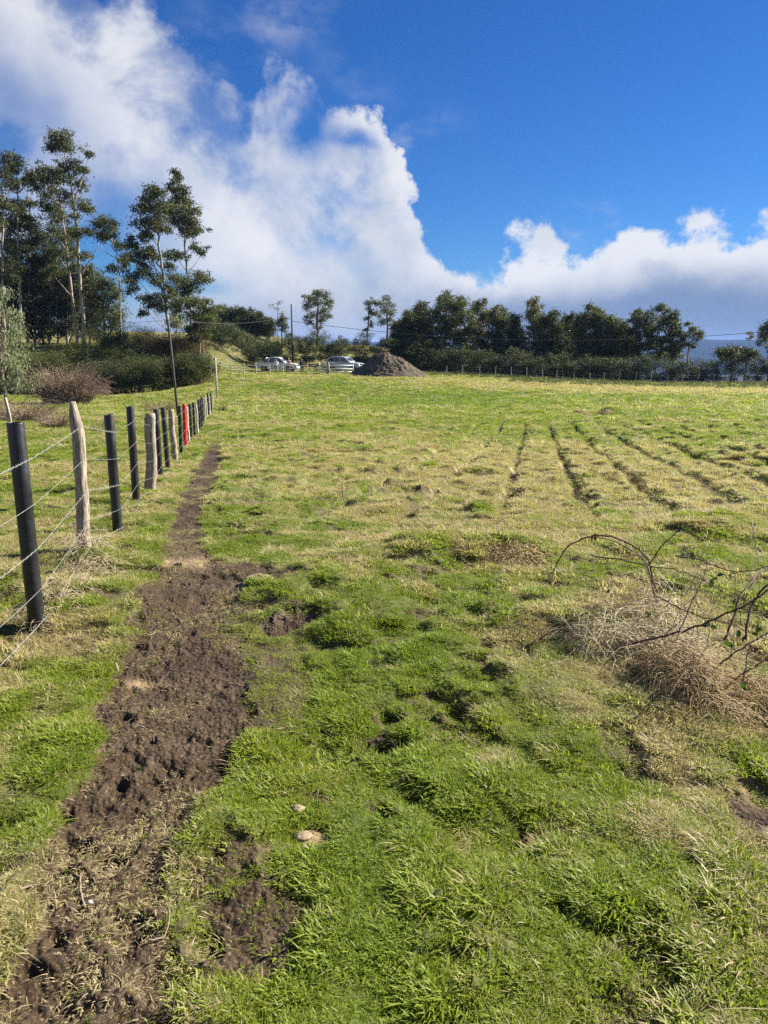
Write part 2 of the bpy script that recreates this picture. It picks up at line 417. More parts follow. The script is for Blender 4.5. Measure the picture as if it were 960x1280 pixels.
class MB:
    def __init__(s): s.V = []; s.F3 = []; s.F4 = []; s.n = 0
    def add(s, v, f4=None, f3=None):
        v = np.asarray(v, float); s.V.append(v)
        if f4 is not None and len(f4): s.F4.append(np.asarray(f4) + s.n)
        if f3 is not None and len(f3): s.F3.append(np.asarray(f3) + s.n)
        s.n += len(v)
    def tube(s, pts, rad, sides=6, cap=True, jitter=0):
        pts = np.asarray(pts, float); n = len(pts)
        rad = np.full(n, rad) if np.isscalar(rad) else np.asarray(rad, float)
        tan = np.gradient(pts, axis=0); tan /= np.linalg.norm(tan, axis=1)[:, None] + 1e-9
        up = np.array([0, 0, 1.0]) if abs(tan[0][2]) < .9 else np.array([1.0, 0, 0])
        a = np.cross(tan, up); a /= np.linalg.norm(a, axis=1)[:, None] + 1e-9; b = np.cross(tan, a)
        th = np.arange(sides) * 2 * math.pi / sides
        rr = rad[:, None] * (1 + (rng.random((n, sides)) - .5) * jitter)
        v = pts[:, None] + rr[..., None] * (a[:, None] * np.cos(th)[None, :, None] + b[:, None] * np.sin(th)[None, :, None])
        v = v.reshape(-1, 3)
        i = np.arange(n - 1)[:, None] * sides; j = np.arange(sides)[None]; k = (j + 1) % sides
        f = np.stack([i + j, i + k, i + sides + k, i + sides + j], -1).reshape(-1, 4)
        f3 = []
        if cap:
            v = np.vstack([v, pts[:1], pts[-1:]]); c0, c1 = n * sides, n * sides + 1
            f3 = [[c0, (q + 1) % sides, q] for q in range(sides)] + [[c1, (n - 1) * sides + q, (n - 1) * sides + (q + 1) % sides] for q in range(sides)]
        s.add(v, f, f3)
    def box(s, c, size, rz=0, tilt=0):
        x, y, z = [q / 2 for q in size]
        v = np.array([[i * x, j * y, k * z] for k in (-1, 1) for j in (-1, 1) for i in (-1, 1)])
        if tilt: ct, st = math.cos(tilt), math.sin(tilt); v = v @ np.array([[ct, 0, -st], [0, 1, 0], [st, 0, ct]])
        cz, sz = math.cos(rz), math.sin(rz); v = v @ np.array([[cz, sz, 0], [-sz, cz, 0], [0, 0, 1]])
        s.add(v + np.array(c), [[0, 2, 3, 1], [4, 5, 7, 6], [0, 1, 5, 4], [2, 6, 7, 3], [0, 4, 6, 2], [1, 3, 7, 5]])
    def prism(s, prof, y0, y1, inset=0):
        """polygon prof [(x,z)] extruded from y0 to y1; inset narrows upper points"""
        n = len(prof); zs = [p[1] for p in prof]; zm, zM = min(zs), max(zs)
        def yy(y, z):
            k = (z - zm) / (zM - zm + 1e-9); c = (y0 + y1) / 2; return c + (y - c) * (1 - inset * k)
        v = [(x, yy(y0, z), z) for x, z in prof] + [(x, yy(y1, z), z) for x, z in prof]
        cx = sum(p[0] for p in prof) / n; czz = sum(p[1] for p in prof) / n
        v += [(cx, yy(y0, czz), czz), (cx, yy(y1, czz), czz)]
        f4 = [[i, (i + 1) % n, n + (i + 1) % n, n + i] for i in range(n)]
        f3 = [[2 * n, (i + 1) % n, i] for i in range(n)] + [[2 * n + 1, n + i, n + (i + 1) % n] for i in range(n)]
        s.add(v, f4, f3)
    def leaves(s, P, size, aspect=.45, droop=0., jit=.4, fold=True):
        """a leaf-shaped quad at each point"""
        P = np.asarray(P, float); n = len(P)
        if n == 0: return
        d = rng.normal(size=(n, 3)); d[:, 2] -= droop; d /= np.linalg.norm(d, axis=1)[:, None]
        e = np.cross(d, rng.normal(size=(n, 3))); e /= np.linalg.norm(e, axis=1)[:, None] + 1e-9
        L = (size * (1 + (rng.random(n) - .5) * 2 * jit))[:, None]
        v = np.stack([P, P + d * L * .45 + e * L * aspect * .5, P + d * L, P + d * L * .45 - e * L * aspect * .5], 1).reshape(-1, 3)
        s.add(v, np.arange(n * 4).reshape(n, 4))
    def build(s, name, mat, parent=None, smooth=False, loc=None, attrs=None):
        if not s.V: s.add([(0, 0, 0)] * 3, None, [[0, 1, 2]])
        F = []
        if s.F4: F.append(np.vstack(s.F4))
        if s.F3: F.append(np.vstack(s.F3))
        return mesh_np(name, np.vstack(s.V), F, mat, parent, smooth, attrs, loc)


def mat_new(name):
    m = bpy.data.materials.new(name); m.use_nodes = True; T = NT(m.node_tree)
    b = T.n['Principled BSDF']; return m, T, b


def simple_mat(name, col, rough=.7, metal=0., var=.25, scale=8, spec=.3, bump=0.):
    m, T, b = mat_new(name)
    tc = T.node('ShaderNodeTexCoord')
    n = T.noise(tc.outputs['Object'], scale, 5, .6)
    lo = tuple(c * (1 - var) for c in col); hi = tuple(min(1, c * (1 + var)) for c in col)
    T.l.new(T.mix(T.lin(n.outputs[0], .3, .7), lo, hi), b.inputs['Base Color'])
    T.put(b.inputs['Roughness'], T.lin(n.outputs[0], .3, .7, max(.02, rough - .08), min(1, rough + .08)))
    b.inputs['Metallic'].default_value = metal; b.inputs['Specular IOR Level'].default_value = spec
    if bump:
        bp = T.node('ShaderNodeBump'); bp.inputs['Strength'].default_value = bump; bp.inputs['Distance'].default_value = .02
        T.l.new(n.outputs[0], bp.inputs['Height']); T.l.new(bp.outputs[0], b.inputs['Normal'])
    return m


def leaf_mat(name, a, b_, trans=.3, rough=.5, spec=.35, nscale=.6):
    m, T, b = mat_new(name)
    geo = T.node('ShaderNodeNewGeometry'); tc = T.node('ShaderNodeTexCoord')
    big = T.noise(tc.outputs['Object'], nscale, 3, .5)
    f = T.m('ADD', T.m('MULTIPLY', geo.outputs['Random Per Island'], .6), T.m('MULTIPLY', T.lin(big.outputs[0], .3, .7), .5), clamp=True)
    col = T.mix(f, a, b_)
    T.l.new(col, b.inputs['Base Color']); b.inputs['Roughness'].default_value = rough; b.inputs['Specular IOR Level'].default_value = spec
    tr = T.node('ShaderNodeBsdfTranslucent'); T.l.new(T.mix(1.0, col, (1.1, 1.25, .6), 'MULTIPLY'), tr.inputs[0])
    ms = T.node('ShaderNodeMixShader'); ms.inputs[0].default_value = trans
    T.l.new(b.outputs[0], ms.inputs[1]); T.l.new(tr.outputs[0], ms.inputs[2]); T.l.new(ms.outputs[0], T.n['Material Output'].inputs[0])
    return m


# ------------------------------------------------------------------ ground material
def ground_mat():
    m, T, b = mat_new('ground_surface')
    geo = T.node('ShaderNodeNewGeometry'); pos = geo.outputs['Position']
    def att(n): a = T.node('ShaderNodeAttribute'); a.attribute_name = n; return a.outputs['Fac']
    md, dr, lu = att('mud'), att('dry'), att('lush')
    n1 = T.noise(pos, 2.3, 8, .65); n2 = T.noise(pos, 28, 6, .7); n3 = T.noise(pos, 110, 4, .6); n4 = T.noise(pos, .35, 5, .6)
    green = T.mix(T.lin(n2.outputs[0], .35, .65), (.060, .105, .010), (.140, .195, .020))
    green = T.mix(T.m('MULTIPLY', lu, .6), green, (.075, .17, .016))
    straw = T.mix(T.lin(n3.outputs[0], .35, .65), (.20, .17, .07), (.46, .39, .20))
    sf = T.m('ADD', T.m('MULTIPLY', dr, 1.15), T.m('MULTIPLY_ADD', n2.outputs[0], .9, -.55), clamp=True)
    far = T.smooth(att('far'), .0, 1.0)
    grassy = T.mix(sf, green, straw)
    thatch = T.mix(T.lin(n3.outputs[0], .35, .65), (.030, .026, .012), (.13, .105, .05))
    grassy = T.mix(att('bare'), grassy, thatch)
    # beyond the field: rough hillside turf with brown patches
    hillc = T.mix(T.lin(n4.outputs[0], .35, .68), (.075, .090, .024), (.17, .145, .065))
    hillc = T.mix(T.m('MULTIPLY', T.lin(n1.outputs[0], .5, .75), .5), hillc, (.05, .065, .02))
    hillc = T.mix(T.lin(att('far'), 1.0, 2.0), hillc, T.mix(T.lin(n4.outputs[0], .35, .68), (.006, .010, .007), (.018, .024, .012)))
    grassy = T.mix(far, grassy, hillc)
    soil = T.mix(T.lin(n1.outputs[0], .3, .7), (.020, .0115, .0058), (.052, .032, .0165))
    soil = T.mix(T.lin(n2.outputs[0], .45, .8), soil, (.09, .063, .035))
    soil = T.mix(T.m('MULTIPLY', T.lin(n3.outputs[0], .57, .68), .6), soil, (.25, .19, .11))
    dryclay = T.m('MULTIPLY', att('clay'), T.lin(n2.outputs[0], .3, .6, .4, 1))
    soil = T.mix(dryclay, soil, (.30, .215, .12))
    mk = T.lin(T.m('ADD', md, T.m('MULTIPLY_ADD', n2.outputs[0], .5, -.25)), .25, .6)
    T.l.new(T.mix(mk, grassy, soil), b.inputs['Base Color'])
    T.put(b.inputs['Roughness'], T.m('ADD', T.m('MULTIPLY', T.smooth(n1.outputs[0], .5, .65), T.m('MULTIPLY', mk, -.45)), .95))
    b.inputs['Specular IOR Level'].default_value = .25
    vo = T.node('ShaderNodeTexVoronoi'); T.l.new(pos, vo.inputs['Vector']); vo.inputs['Scale'].default_value = 55
    hb = T.m('ADD', T.m('MULTIPLY', T.m('MULTIPLY', vo.outputs['Distance'], mk), -.9), T.m('ADD', T.m('MULTIPLY', n2.outputs[0], .7), T.m('MULTIPLY', n3.outputs[0], .25)))
    bp = T.node('ShaderNodeBump'); bp.inputs['Strength'].default_value = .7; bp.inputs['Distance'].default_value = .014
    T.l.new(hb, bp.inputs['Height']); T.l.new(bp.outputs[0], b.inputs['Normal'])
    return m


def build_ground():
    gm = ground_mat()
    th = np.concatenate([np.linspace(-180, -42, 40)[:-1], np.linspace(-42, -34, 30)[:-1], np.linspace(-34, 34, 760), np.linspace(34, 42, 30)[1:], np.linspace(42, 180, 40)[1:-1]])
    th = np.radians(th); nt = len(th)
    r = [0.5, .8, 1.0]
    while r[-1] < 105: r.append(r[-1] * 1.0052)
    while r[-1] < 400: r.append(r[-1] * 1.02)
    while r[-1] < 9500: r.append(r[-1] * 1.12)
    r = np.array(r); nr = len(r)
    X = (r[:, None] * np.sin(th)[None]).ravel(); Y = (r[:, None] * np.cos(th)[None]).ravel()
    Zz = height(X, Y)
    X = np.append(X, 0); Y = np.append(Y, 0); Zz = np.append(Zz, Zz[:nt].mean())
    c = len(X) - 1
    i = np.arange(nr - 1)[:, None] * nt; j = np.arange(nt)[None]; k = (j + 1) % nt
    F = np.stack([i + j, i + nt + j, i + nt + k, i + k], -1).reshape(-1, 4)
    F3 = np.stack([np.full(nt, c), np.arange(nt), (np.arange(nt) + 1) % nt], -1)
    V = np.stack([X, Y, Zz], -1)
    md = mud(X, Y); fgr = furrow(X, Y)[0]; dr = dryness(X, Y); lu = lushness(X, Y)
    dist = np.sqrt(X * X + Y * Y); far = sstep(88, 100, dist) + sstep(130, 280, dist)
    bare = np.maximum(sstep(.50, .38, fbm(X * 4.2, Y * 4.2, 3, 71)), .55 * (1 - sstep(7, 16, dist)))
    clay = np.zeros_like(X)
    for px, py, a, b2 in ((385, 1045, .12, .1), (240, 700, .35, .18), (175, 848, .08, .05), (325, 728, .10, .07), (950, 975, .1, .1), (90, 865, .1, .1)):
        bx, by = unproj(px, py); clay = np.maximum(clay, np.exp(-((X - bx) / a) ** 2 - ((Y - by) / b2) ** 2))
    mq = md[F].mean(1) > .5
    mq &= dist[F[:, 0]] < 40
    def sub(name, quads, tris, kind, label):
        ids = np.unique(np.concatenate([quads.ravel(), tris.ravel()])) if len(tris) else np.unique(quads)
        mp = np.full(len(V), -1); mp[ids] = np.arange(len(ids))
        o = mesh_np(name, V[ids], [mp[quads]] + ([mp[tris]] if len(tris) else []), gm, None, True,
                    dict(mud=np.maximum(md, (.5 * fgr * sstep(.15, .4, fbm(X * 2.5, Y * 2.5, 2, 97))))[ids], dry=dr[ids], lush=lu[ids], far=far[ids], clay=clay[ids], bare=bare[ids]))
        tag(o, kind=kind); o['label'] = label
        return o
    sub('ground', F[~mq], F3, 'structure', 'green and straw coloured pasture sloping away to the far hedge')
    sub('mud_path', F[mq], np.zeros((0, 3), int), 'structure', 'trodden brown mud track running beside the wire fence')


build_ground()


# far hills across the valley
def build_hills():
    nx, ny = 260, 60
    x = np.linspace(-7000, 7500, nx); y = np.linspace(2600, 7600, ny)
    X, Y = np.meshgrid(x, y)
    ridge = 46 + 105 * sstep(2600, 4300, Y) * (.55 + .45 * fbm(X / 1500, Y / 1500, 4, 61)) + 20 * (fbm(X / 420, Y / 420, 4, 62) - .5) * sstep(2600, 3200, Y)
    Zz = -46.5 - 3 + (ridge - 46) * (1 - .4 * sstep(6200, 7600, Y))
    V = np.stack([X.ravel(), Y.ravel(), Zz.ravel()], -1)
    i = np.arange(ny - 1)[:, None] * nx; j = np.arange(nx - 1)[None]
    F = np.stack([i + j, i + j + 1, i + nx + j + 1, i + nx + j], -1).reshape(-1, 4)
    m, T, b = mat_new('forested_hill')
    geo = T.node('ShaderNodeNewGeometry')
    n = T.noise(geo.outputs['Position'], .004, 8, .65); n2 = T.noise(geo.outputs['Position'], .0013, 4, .5)
    c = T.mix(T.lin(n.outputs[0], .35, .65), (.006, .010, .008), (.016, .022, .013))
    c = T.mix(T.lin(n2.outputs[0], .60, .66), c, (.05, .05, .028))
    T.l.new(c, b.inputs['Base Color']); b.inputs['Roughness'].default_value = 1; b.inputs['Specular IOR Level'].default_value = 0
    o = mesh_np('hills', V, F, m, None, True); tag(o, kind='structure'); o['label'] = 'long wooded hill ridge fading to blue in the distance'


build_hills()


# air
def build_haze():
    mb = MB(); mb.box((0, 0, -5), (19400, 19400, 170))
    m = bpy.data.materials.new('haze_air'); m.use_nodes = True; T = NT(m.node_tree); T.n.clear()
    out = T.node('ShaderNodeOutputMaterial'); v = T.node('ShaderNodeVolumePrincipled')
    v.inputs['Color'].default_value = (.30, .50, 1.0, 1); v.inputs['Density'].default_value = HAZE; v.inputs['Anisotropy'].default_value = 0.0
    T.l.new(v.outputs[0], out.inputs['Volume'])
    o = mb.build('haze', m); tag(o, kind='stuff')


HAZE = 0.0001
USE_HAZE = True
if USE_HAZE: build_haze()

# ------------------------------------------------------------------ grass
def grass_mat(name, dryonly=False):
    m, T, b = mat_new(name)
    def att(n, t='INSTANCER'):
        a = T.node('ShaderNodeAttribute'); a.attribute_type = t; a.attribute_name = n; return a.outputs['Fac']
    dr, ti, lu = att('dry'), att('tint'), att('lush')
    geo = T.node('ShaderNodeNewGeometry')
    isl = geo.outputs['Random Per Island']
    green = T.mix(ti, (.110, .170, .014), (.33, .37, .040))
    green = T.mix(T.m('MULTIPLY', lu, .75), green, T.mix(isl, (.095, .185, .012), (.25, .35, .030)))
    straw = T.mix(isl, (.34, .28, .13), (.64, .55, .33))
    if dryonly: col = T.mix(T.m('MULTIPLY', ti, .5), straw, (.30, .20, .09))
    else:
        f = T.smooth(T.m('ADD', T.m('MULTIPLY', dr, .95), T.m('MULTIPLY', isl, .55)), .62, 1.05)
        col = T.mix(f, T.mix(isl, green, T.mix(.5, green, (.20, .23, .05))), straw)
    T.l.new(col, b.inputs['Base Color']); b.inputs['Roughness'].default_value = .5; b.inputs['Specular IOR Level'].default_value = .3
    tr = T.node('ShaderNodeBsdfTranslucent'); T.l.new(T.mix(1.0, col, (1.15, 1.3, .7), 'MULTIPLY'), tr.inputs[0])
    ms = T.node('ShaderNodeMixShader'); ms.inputs[0].default_value = .45
    T.l.new(b.outputs[0], ms.inputs[1]); T.l.new(tr.outputs[0], ms.inputs[2]); T.l.new(ms.outputs[0], T.n['Material Output'].inputs[0])
    return m


def blades(n, rad, hmin, hmax, width, lean, segs=3, flat=0., wide=False):
    """blades of one tuft as vertex strips"""
    V = []; F4 = []; F3 = []; c = 0
    for _ in range(n):
        a = random.random() * 6.283; rr = rad * math.sqrt(random.random())
        p = np.array([math.cos(a) * rr, math.sin(a) * rr, -.008]); h = random.uniform(hmin, hmax)
        d = a + random.gauss(0, 1.0); ln = abs(random.gauss(lean, lean * .5))
        side = random.random() * 6.283 if random.random() < .4 and not wide else d + 1.57
        sv = np.array([math.cos(side), math.sin(side), 0]) * width * .5 * random.uniform(.7, 1.3)
        for k in range(segs + 1):
            t = k / segs
            q = p + np.array([math.cos(d), math.sin(d), 0]) * h * ln * t ** 1.7 + np.array([0, 0, 1]) * h * (t - (.35 * ln + flat) * t * t)
            if k < segs: w = (.25 + 1.0 * math.sin(math.pi * min(1, t + .12))) if wide else 1 - .55 * t * t; V += [q - sv * w, q + sv * w]
            else: V.append(q)
        for k in range(segs - 1): F4.append([c + 2 * k, c + 2 * k + 1, c + 2 * k + 3, c + 2 * k + 2])
        F3.append([c + 2 * segs - 2, c + 2 * segs - 1, c + 2 * segs]); c += 2 * segs + 1
    return np.array(V), np.array(F4), np.array(F3)


def build_grass():
    GM = grass_mat('grass_blades'); SM = grass_mat('straw_blades', True)
    col = bpy.data.collections.new('grass_tufts')
    specs = []
    # (n, rad, hmin, hmax, width, lean, segs, mat)
    near_short = [(44, .040, .007, .021, .0028, 1.0, 3, GM)] * 3
    near_lush = [(28, .034, .010, .029, .0034, 1.0, 4, GM)] * 3
    near_straw = [(18, .045, .012, .038, .0024, 1.5, 3, SM)] * 2
    mid_short = [(34, .072, .014, .038, .006, .9, 2, GM)] * 3
    mid_straw = [(28, .09, .02, .07, .005, 1.5, 2, SM)] * 2
    far_short = [(34, .26, .05, .13, .022, 1.1, 2, GM)] * 2
    far_straw = [(30, .30, .06, .17, .018, 1.5, 2, SM)] * 2
    litter = [(16, .07, .006, .018, .0050, 2.6, 2, SM)] * 2
    mid_lush = [(30, .07, .016, .040, .0062, .9, 3, GM)] * 2
    weed = [(9, .02, .014, .028, .0095, 1.6, 4, GM), (16, .045, .008, .016, .0075, 1.9, 4, GM)]
    specs = near_short + near_lush + near_straw + mid_short + mid_straw + far_short + far_straw + litter + mid_lush + weed
    for i, (n, rad, a, b, w, ln, sg, mt) in enumerate(specs):
        V, f4, f3 = blades(n, rad, a, b, w, ln, sg, wide=(w > .007 and rad < .1))
        me = bpy.data.meshes.new('tuft_%02d' % i)
        faces = [list(map(int, f)) for f in f4] + [list(map(int, f)) for f in f3]
        me.from_pydata([tuple(v) for v in V], [], faces); me.materials.append(mt); me.update()
        o = bpy.data.objects.new('tuft_%02d' % i, me); col.objects.link(o)
    NS, NL, NST, MS, MST, FS, FST, LI, ML = (0, 3), (3, 3), (6, 2), (8, 3), (11, 2), (13, 2), (15, 2), (17, 2), (19, 2)
    PX, PY, K, S, D, TI, LU = [], [], [], [], [], [], []

    def scatter(r0, r1, dens, kind_short, kind_straw, smin, smax, kind_lush=None, wedge=35, mudlim=.42):
        area = .5 * R(2 * wedge) * (r1 * r1 - r0 * r0); n = int(area * dens)
        r = np.sqrt(rng.random(n) * (r1 * r1 - r0 * r0) + r0 * r0); a = (rng.random(n) * 2 - 1) * R(wedge)
        x = r * np.sin(a); y = r * np.cos(a)
        m = mud(x, y); keep = (m + (rng.random(n) - .5) * .75) < mudlim
        keep &= rng.random(n) > 1.3 * furrow(x, y)[0] * sstep(.12, .35, fbm(x * 2.5, y * 2.5, 2, 97))
        # thin the cover here and there so earth and thatch show
        gap = fbm(x * 4.2, y * 4.2, 3, 71)
        keep &= rng.random(n) > sstep(.46, .34, gap) * (.6 if r1 < 10 else .5)
        x, y, m = x[keep], y[keep], m[keep]; n = len(x)
        dr = dryness(x, y); lu = lushness(x, y)
        fg, _ = furrow(x, y); dr = np.clip(dr + .15 - .5 * fg, 0, 1)
        st = rng.random(n) < np.clip(dr * .95 - .18, 0.02, .6)
        k = kind_short[0] + rng.integers(0, kind_short[1], n)
        k = np.where(st, kind_straw[0] + rng.integers(0, kind_straw[1], n), k)
        sc = smin + (smax - smin) * rng.random(n) ** 1.5
        patch = fbm(x * 1.6, y * 1.6, 3, 73)
        cl = fbm(x * 7, y * 7, 2, 79)
        sc = sc * (.4 + .75 * patch + .7 * sstep(.4, .75, cl)) * (1 - .25 * lu) * (1 - .55 * np.clip(m, 0, .6))
        if kind_lush:
            ll = (~st) & (rng.random(n) < lu * 1.3); k = np.where(ll, kind_lush[0] + rng.integers(0, kind_lush[1], n), k)
        
        if r1 < 10: k = np.where(rng.random(n) < .035 * (1 + 4 * sstep(.5, .65, fbm(x * 3, y * 3, 2, 83))), 21 + rng.integers(0, 2, n), k); sc = np.where(k >= 21, np.minimum(sc, .9), sc)
        PX.append(x); PY.append(y); K.append(k); S.append(sc); D.append(dr); LU.append(lu)
        TI.append(np.clip(.35 * rng.random(n) + .9 * (fbm(x * .7, y * .7, 3, 75) - .18) + .1, 0, 1))
    scatter(1.15, 4.2, 5200, NS, NST, .8, 1.4, NL)
    scatter(4.2, 9, 1700, MS, MST, .55, .9, ML)
    scatter(9, 20, 560, MS, MST, .7, 1.15)
    scatter(20, 36, 230, MS, MST, 1.0, 1.9)
    scatter(36, 46, 55, FS, FST, .5, 1.0)
    scatter(46, 92, 20, FS, FST, .7, 1.4)
    scatter(92, 150, 2.2, FS, FST, 1.2, 2.2)
    # straw litter and stray green shoots on the mud
    n = 26000; yy = 1.0 + 13 * rng.random(n) ** 1.4; l = np.interp(yy, EY, EL_); r = np.interp(yy, EY, ER_)
    xx = l - .1 + (r - l + .2) * rng.random(n); q = fbm(xx * 3, yy * 3, 3, 81); kp = rng.random(n) < sstep(.40, .66, q) * .9 + .06
    xx, yy = xx[kp], yy[kp]; n = len(xx)
    g = rng.random(n) < .16
    PX.append(xx); PY.append(yy); K.append(np.where(g, rng.integers(0, 3, n), 17 + rng.integers(0, 2, n))); S.append(.22 + .6 * rng.random(n) ** 2); D.append(np.full(n, .35)); LU.append(np.zeros(n)); TI.append(rng.random(n))
    X = np.concatenate(PX); Y = np.concatenate(PY); n = len(X)
    V = np.stack([X, Y, height(X, Y)], -1)
    me = bpy.data.meshes.new('grass'); me.vertices.add(n); me.vertices.foreach_set('co', V.astype(np.float32).ravel())
    def fa(nm, v, typ='FLOAT'):
        a = me.attributes.new(nm, typ, 'POINT')
        a.data.foreach_set('vector' if typ == 'FLOAT_VECTOR' else 'value', np.asarray(v, np.int32 if typ == 'INT' else np.float32).ravel())
    fa('kind', np.concatenate(K), 'INT'); s = np.concatenate(S); fa('scl', s)
    fa('dry', np.concatenate(D)); fa('tint', np.concatenate(TI)); fa('lush', np.concatenate(LU))
    rot = np.stack([rng.normal(0, .12, n), rng.normal(0, .12, n), rng.random(n) * 6.283], -1); fa('rot', rot, 'FLOAT_VECTOR')
    o = bpy.data.objects.new('grass', me); link(o); tag(o, 'short pasture grass with straw tufts covering the field', None, None, 'stuff')
    ng = bpy.data.node_groups.new('grass_scatter', 'GeometryNodeTree')
    ng.interface.new_socket('Geometry', in_out='INPUT', socket_type='NodeSocketGeometry'); ng.interface.new_socket('Geometry', in_out='OUTPUT', socket_type='NodeSocketGeometry')
    N = ng.nodes; L = ng.links
    gi = N.new('NodeGroupInput'); go = N.new('NodeGroupOutput'); iop = N.new('GeometryNodeInstanceOnPoints'); ci = N.new('GeometryNodeCollectionInfo')
    ci.inputs['Collection'].default_value = col; ci.inputs['Separate Children'].default_value = True; ci.inputs['Reset Children'].default_value = True
    def na(nm, dt):
        q = N.new('GeometryNodeInputNamedAttribute'); q.data_type = dt; q.inputs['Name'].default_value = nm; return q.outputs['Attribute']
    L.new(gi.outputs[0], iop.inputs['Points']); L.new(ci.outputs[0], iop.inputs['Instance']); iop.inputs['Pick Instance'].default_value = True
    L.new(na('kind', 'INT'), iop.inputs['Instance Index']); L.new(na('rot', 'FLOAT_VECTOR'), iop.inputs['Rotation']); L.new(na('scl', 'FLOAT'), iop.inputs['Scale'])
    L.new(iop.outputs[0], go.inputs[0])
    md = o.modifiers.new('scatter', 'NODES'); md.node_group = ng
    print('grass tufts', n)


build_grass()
# ------------------------------------------------------------------ materials for the things
BARK_PALE = simple_mat('pale_bark', (.30, .25, .20), .85, var=.5, scale=3, bump=.4)
BARK_DARK = simple_mat('dark_bark', (.10, .075, .055), .9, var=.4, scale=5, bump=.4)
EUC = leaf_mat('eucalyptus_leaves', (.030, .046, .018), (.125, .125, .045), .25, .6, .22, .35)
EUC_LIGHT = leaf_mat('pale_eucalyptus_leaves', (.10, .125, .070), (.30, .31, .20), .3, .6, .22, .8)
EVER = leaf_mat('evergreen_leaves', (.028, .044, .014), (.12, .13, .035), .2, .6, .22, .3)
OLIVE = leaf_mat('olive_leaves', (.045, .062, .018), (.14, .145, .045), .25, .6, .22, .3)
GORSE = leaf_mat('gorse_leaves', (.022, .038, .010), (.095, .110, .024), .15, .6, .3, .5)
GORSE_Y = leaf_mat('yellowish_gorse_leaves', (.030, .045, .010), (.125, .125, .020), .2, .6, .3, .5)
MIXLEAF = leaf_mat('grey_green_leaves', (.06, .065, .030), (.19, .175, .075), .25, .5, .4, .3)
RUST = leaf_mat('rusty_leaves', (.07, .05, .02), (.16, .11, .045), .2, .6, .3, .5)
DRYTWIG = simple_mat('dry_twigs', (.27, .20, .14), .9, var=.4, scale=14)
STEMM = simple_mat('woody_stems', (.085, .06, .045), .9, var=.3, scale=9)


def zpix(py, d):
    r = ray(480, py); return CAM_H + r[2] * ray(480, 434)[1] * d / r[1]


class Plant:
    """foliage + wood gathered for one plant, in coordinates local to its base"""
    def __init__(s, px, d, base_py=None):
        s.px, s.d = px, d
        # iterate: depth is measured along the view axis
        s.x, s.y = at_depth(px, d); s.z = Z(s.x, s.y)
        s.L = MB(); s.W = MB()
    def loc(s, px, py, dy=0.):
        r = ray(px, py); return np.array([r[0] * s.y / r[1] - s.x, dy, zpix(py, s.d) - s.z])
    def stem(s, pts, r0, r1, sides=7):
        pts = np.array(pts, float)
        # resample smoothly
        n = max(5, len(pts) * 3); t = np.linspace(0, len(pts) - 1, n); q = np.stack([np.interp(t, range(len(pts)), pts[:, k]) for k in range(3)], -1)
        k = np.array([.25, .5, .25])
        for _ in range(3):
            q[1:-1] = k[0] * q[:-2] + k[1] * q[1:-1] + k[2] * q[2:]
        q[1:-1] += rng.normal(0, r0 * .25, (n - 2, 3))
        s.W.tube(q, np.linspace(r0, r1, n), sides, jitter=.15); s.path = q
        return q
    def limb(s, c, path, r=.06, rise=1.1):
        """branch from the trunk path out to a clump centre"""
        h = np.linalg.norm(c[:2] - path[:, :2], axis=1)
        k = int(np.argmin(np.abs(path[:, 2] - (c[2] - rise * h)))); a = path[k]
        mid = (a + c) / 2 + rng.normal(0, .12, 3) * np.linalg.norm(c - a) * .6; mid[2] -= .08 * np.linalg.norm(c - a)
        t = np.linspace(0, 1, 6)[:, None]; q = (1 - t) ** 2 * a + 2 * t * (1 - t) * mid + t * t * c
        s.W.tube(q, np.linspace(r, r * .3, 6), 5, cap=False)
    def clump(s, c, r, leaf=.22, dens=1., flat=.8, subs=None, droop=.4, aspect=.42, twigs=True):
        c = np.asarray(c, float); ns = subs or max(5, int(7 + 9 * r * r))
        u = rng.normal(size=(ns, 3)); u /= np.linalg.norm(u, axis=1)[:, None]; u *= (rng.random(ns) ** .45)[:, None] * r; u[:, 2] *= flat
        sc = c + u
        per = max(8, int(26 * dens * max(.35, r) ** .6))
        for p in sc:
            sd = .20 * r + .10
            q = p + rng.normal(size=(per, 3)) * np.array([sd, sd, sd * .62]) * random.uniform(.6, 1.25)
            s.L.leaves(q, leaf, aspect, droop)
            if twigs and random.random() < .5: s.W.tube([c + (0, 0, -.3 * r), (c + p) / 2, p], [.022, .016, .008], 3, cap=False)
    def done(s, name, label, cat, lm, bm, group=None, leafname='crown', woodname='trunk'):
        e = empty(name, (s.x, s.y, s.z), label, cat, group)
        if s.W.V: s.W.build(woodname, bm, e, True)
        s.L.build(leafname, lm, e)
        return e


# ---- the row of eucalyptus at the left
def eucalypt(label, px, d, trunk, clumps, lm=EUC, bm=None, r0=.20, leaf=.24, extra=None, dens=1., dy=1.2, name='eucalyptus_tree', group='eucalyptus trees at the left'):
    P = Plant(px, d)
    base = np.array([0, 0, -.3]); pts = [base] + [P.loc(a, b, 0) for a, b in trunk]
    path = P.stem(pts, r0, r0 * .22)
    if extra:
        for e in extra: P.stem([P.loc(a, b, c) for a, b, c in e], r0 * .45, r0 * .12, 5)
    for cx, cy, r in clumps:
        yy = random.uniform(-dy, dy); c = P.loc(cx, cy, yy); rm = 1.42 * r / 924.4 * d
        P.limb(c, path, .03 + .035 * rm); P.clump(c, rm, leaf, dens * 1.35)
        # a few satellite sprays keep the outline uneven
        for _ in range(3):
            o = rng.normal(size=3) * rm * .6; o[2] = abs(o[2]) * .5 - .1; P.clump(c + o, rm * .4, leaf, dens, subs=4, twigs=False)
    return P.done(name, label, 'tree', lm, bm or BARK_PALE, group)


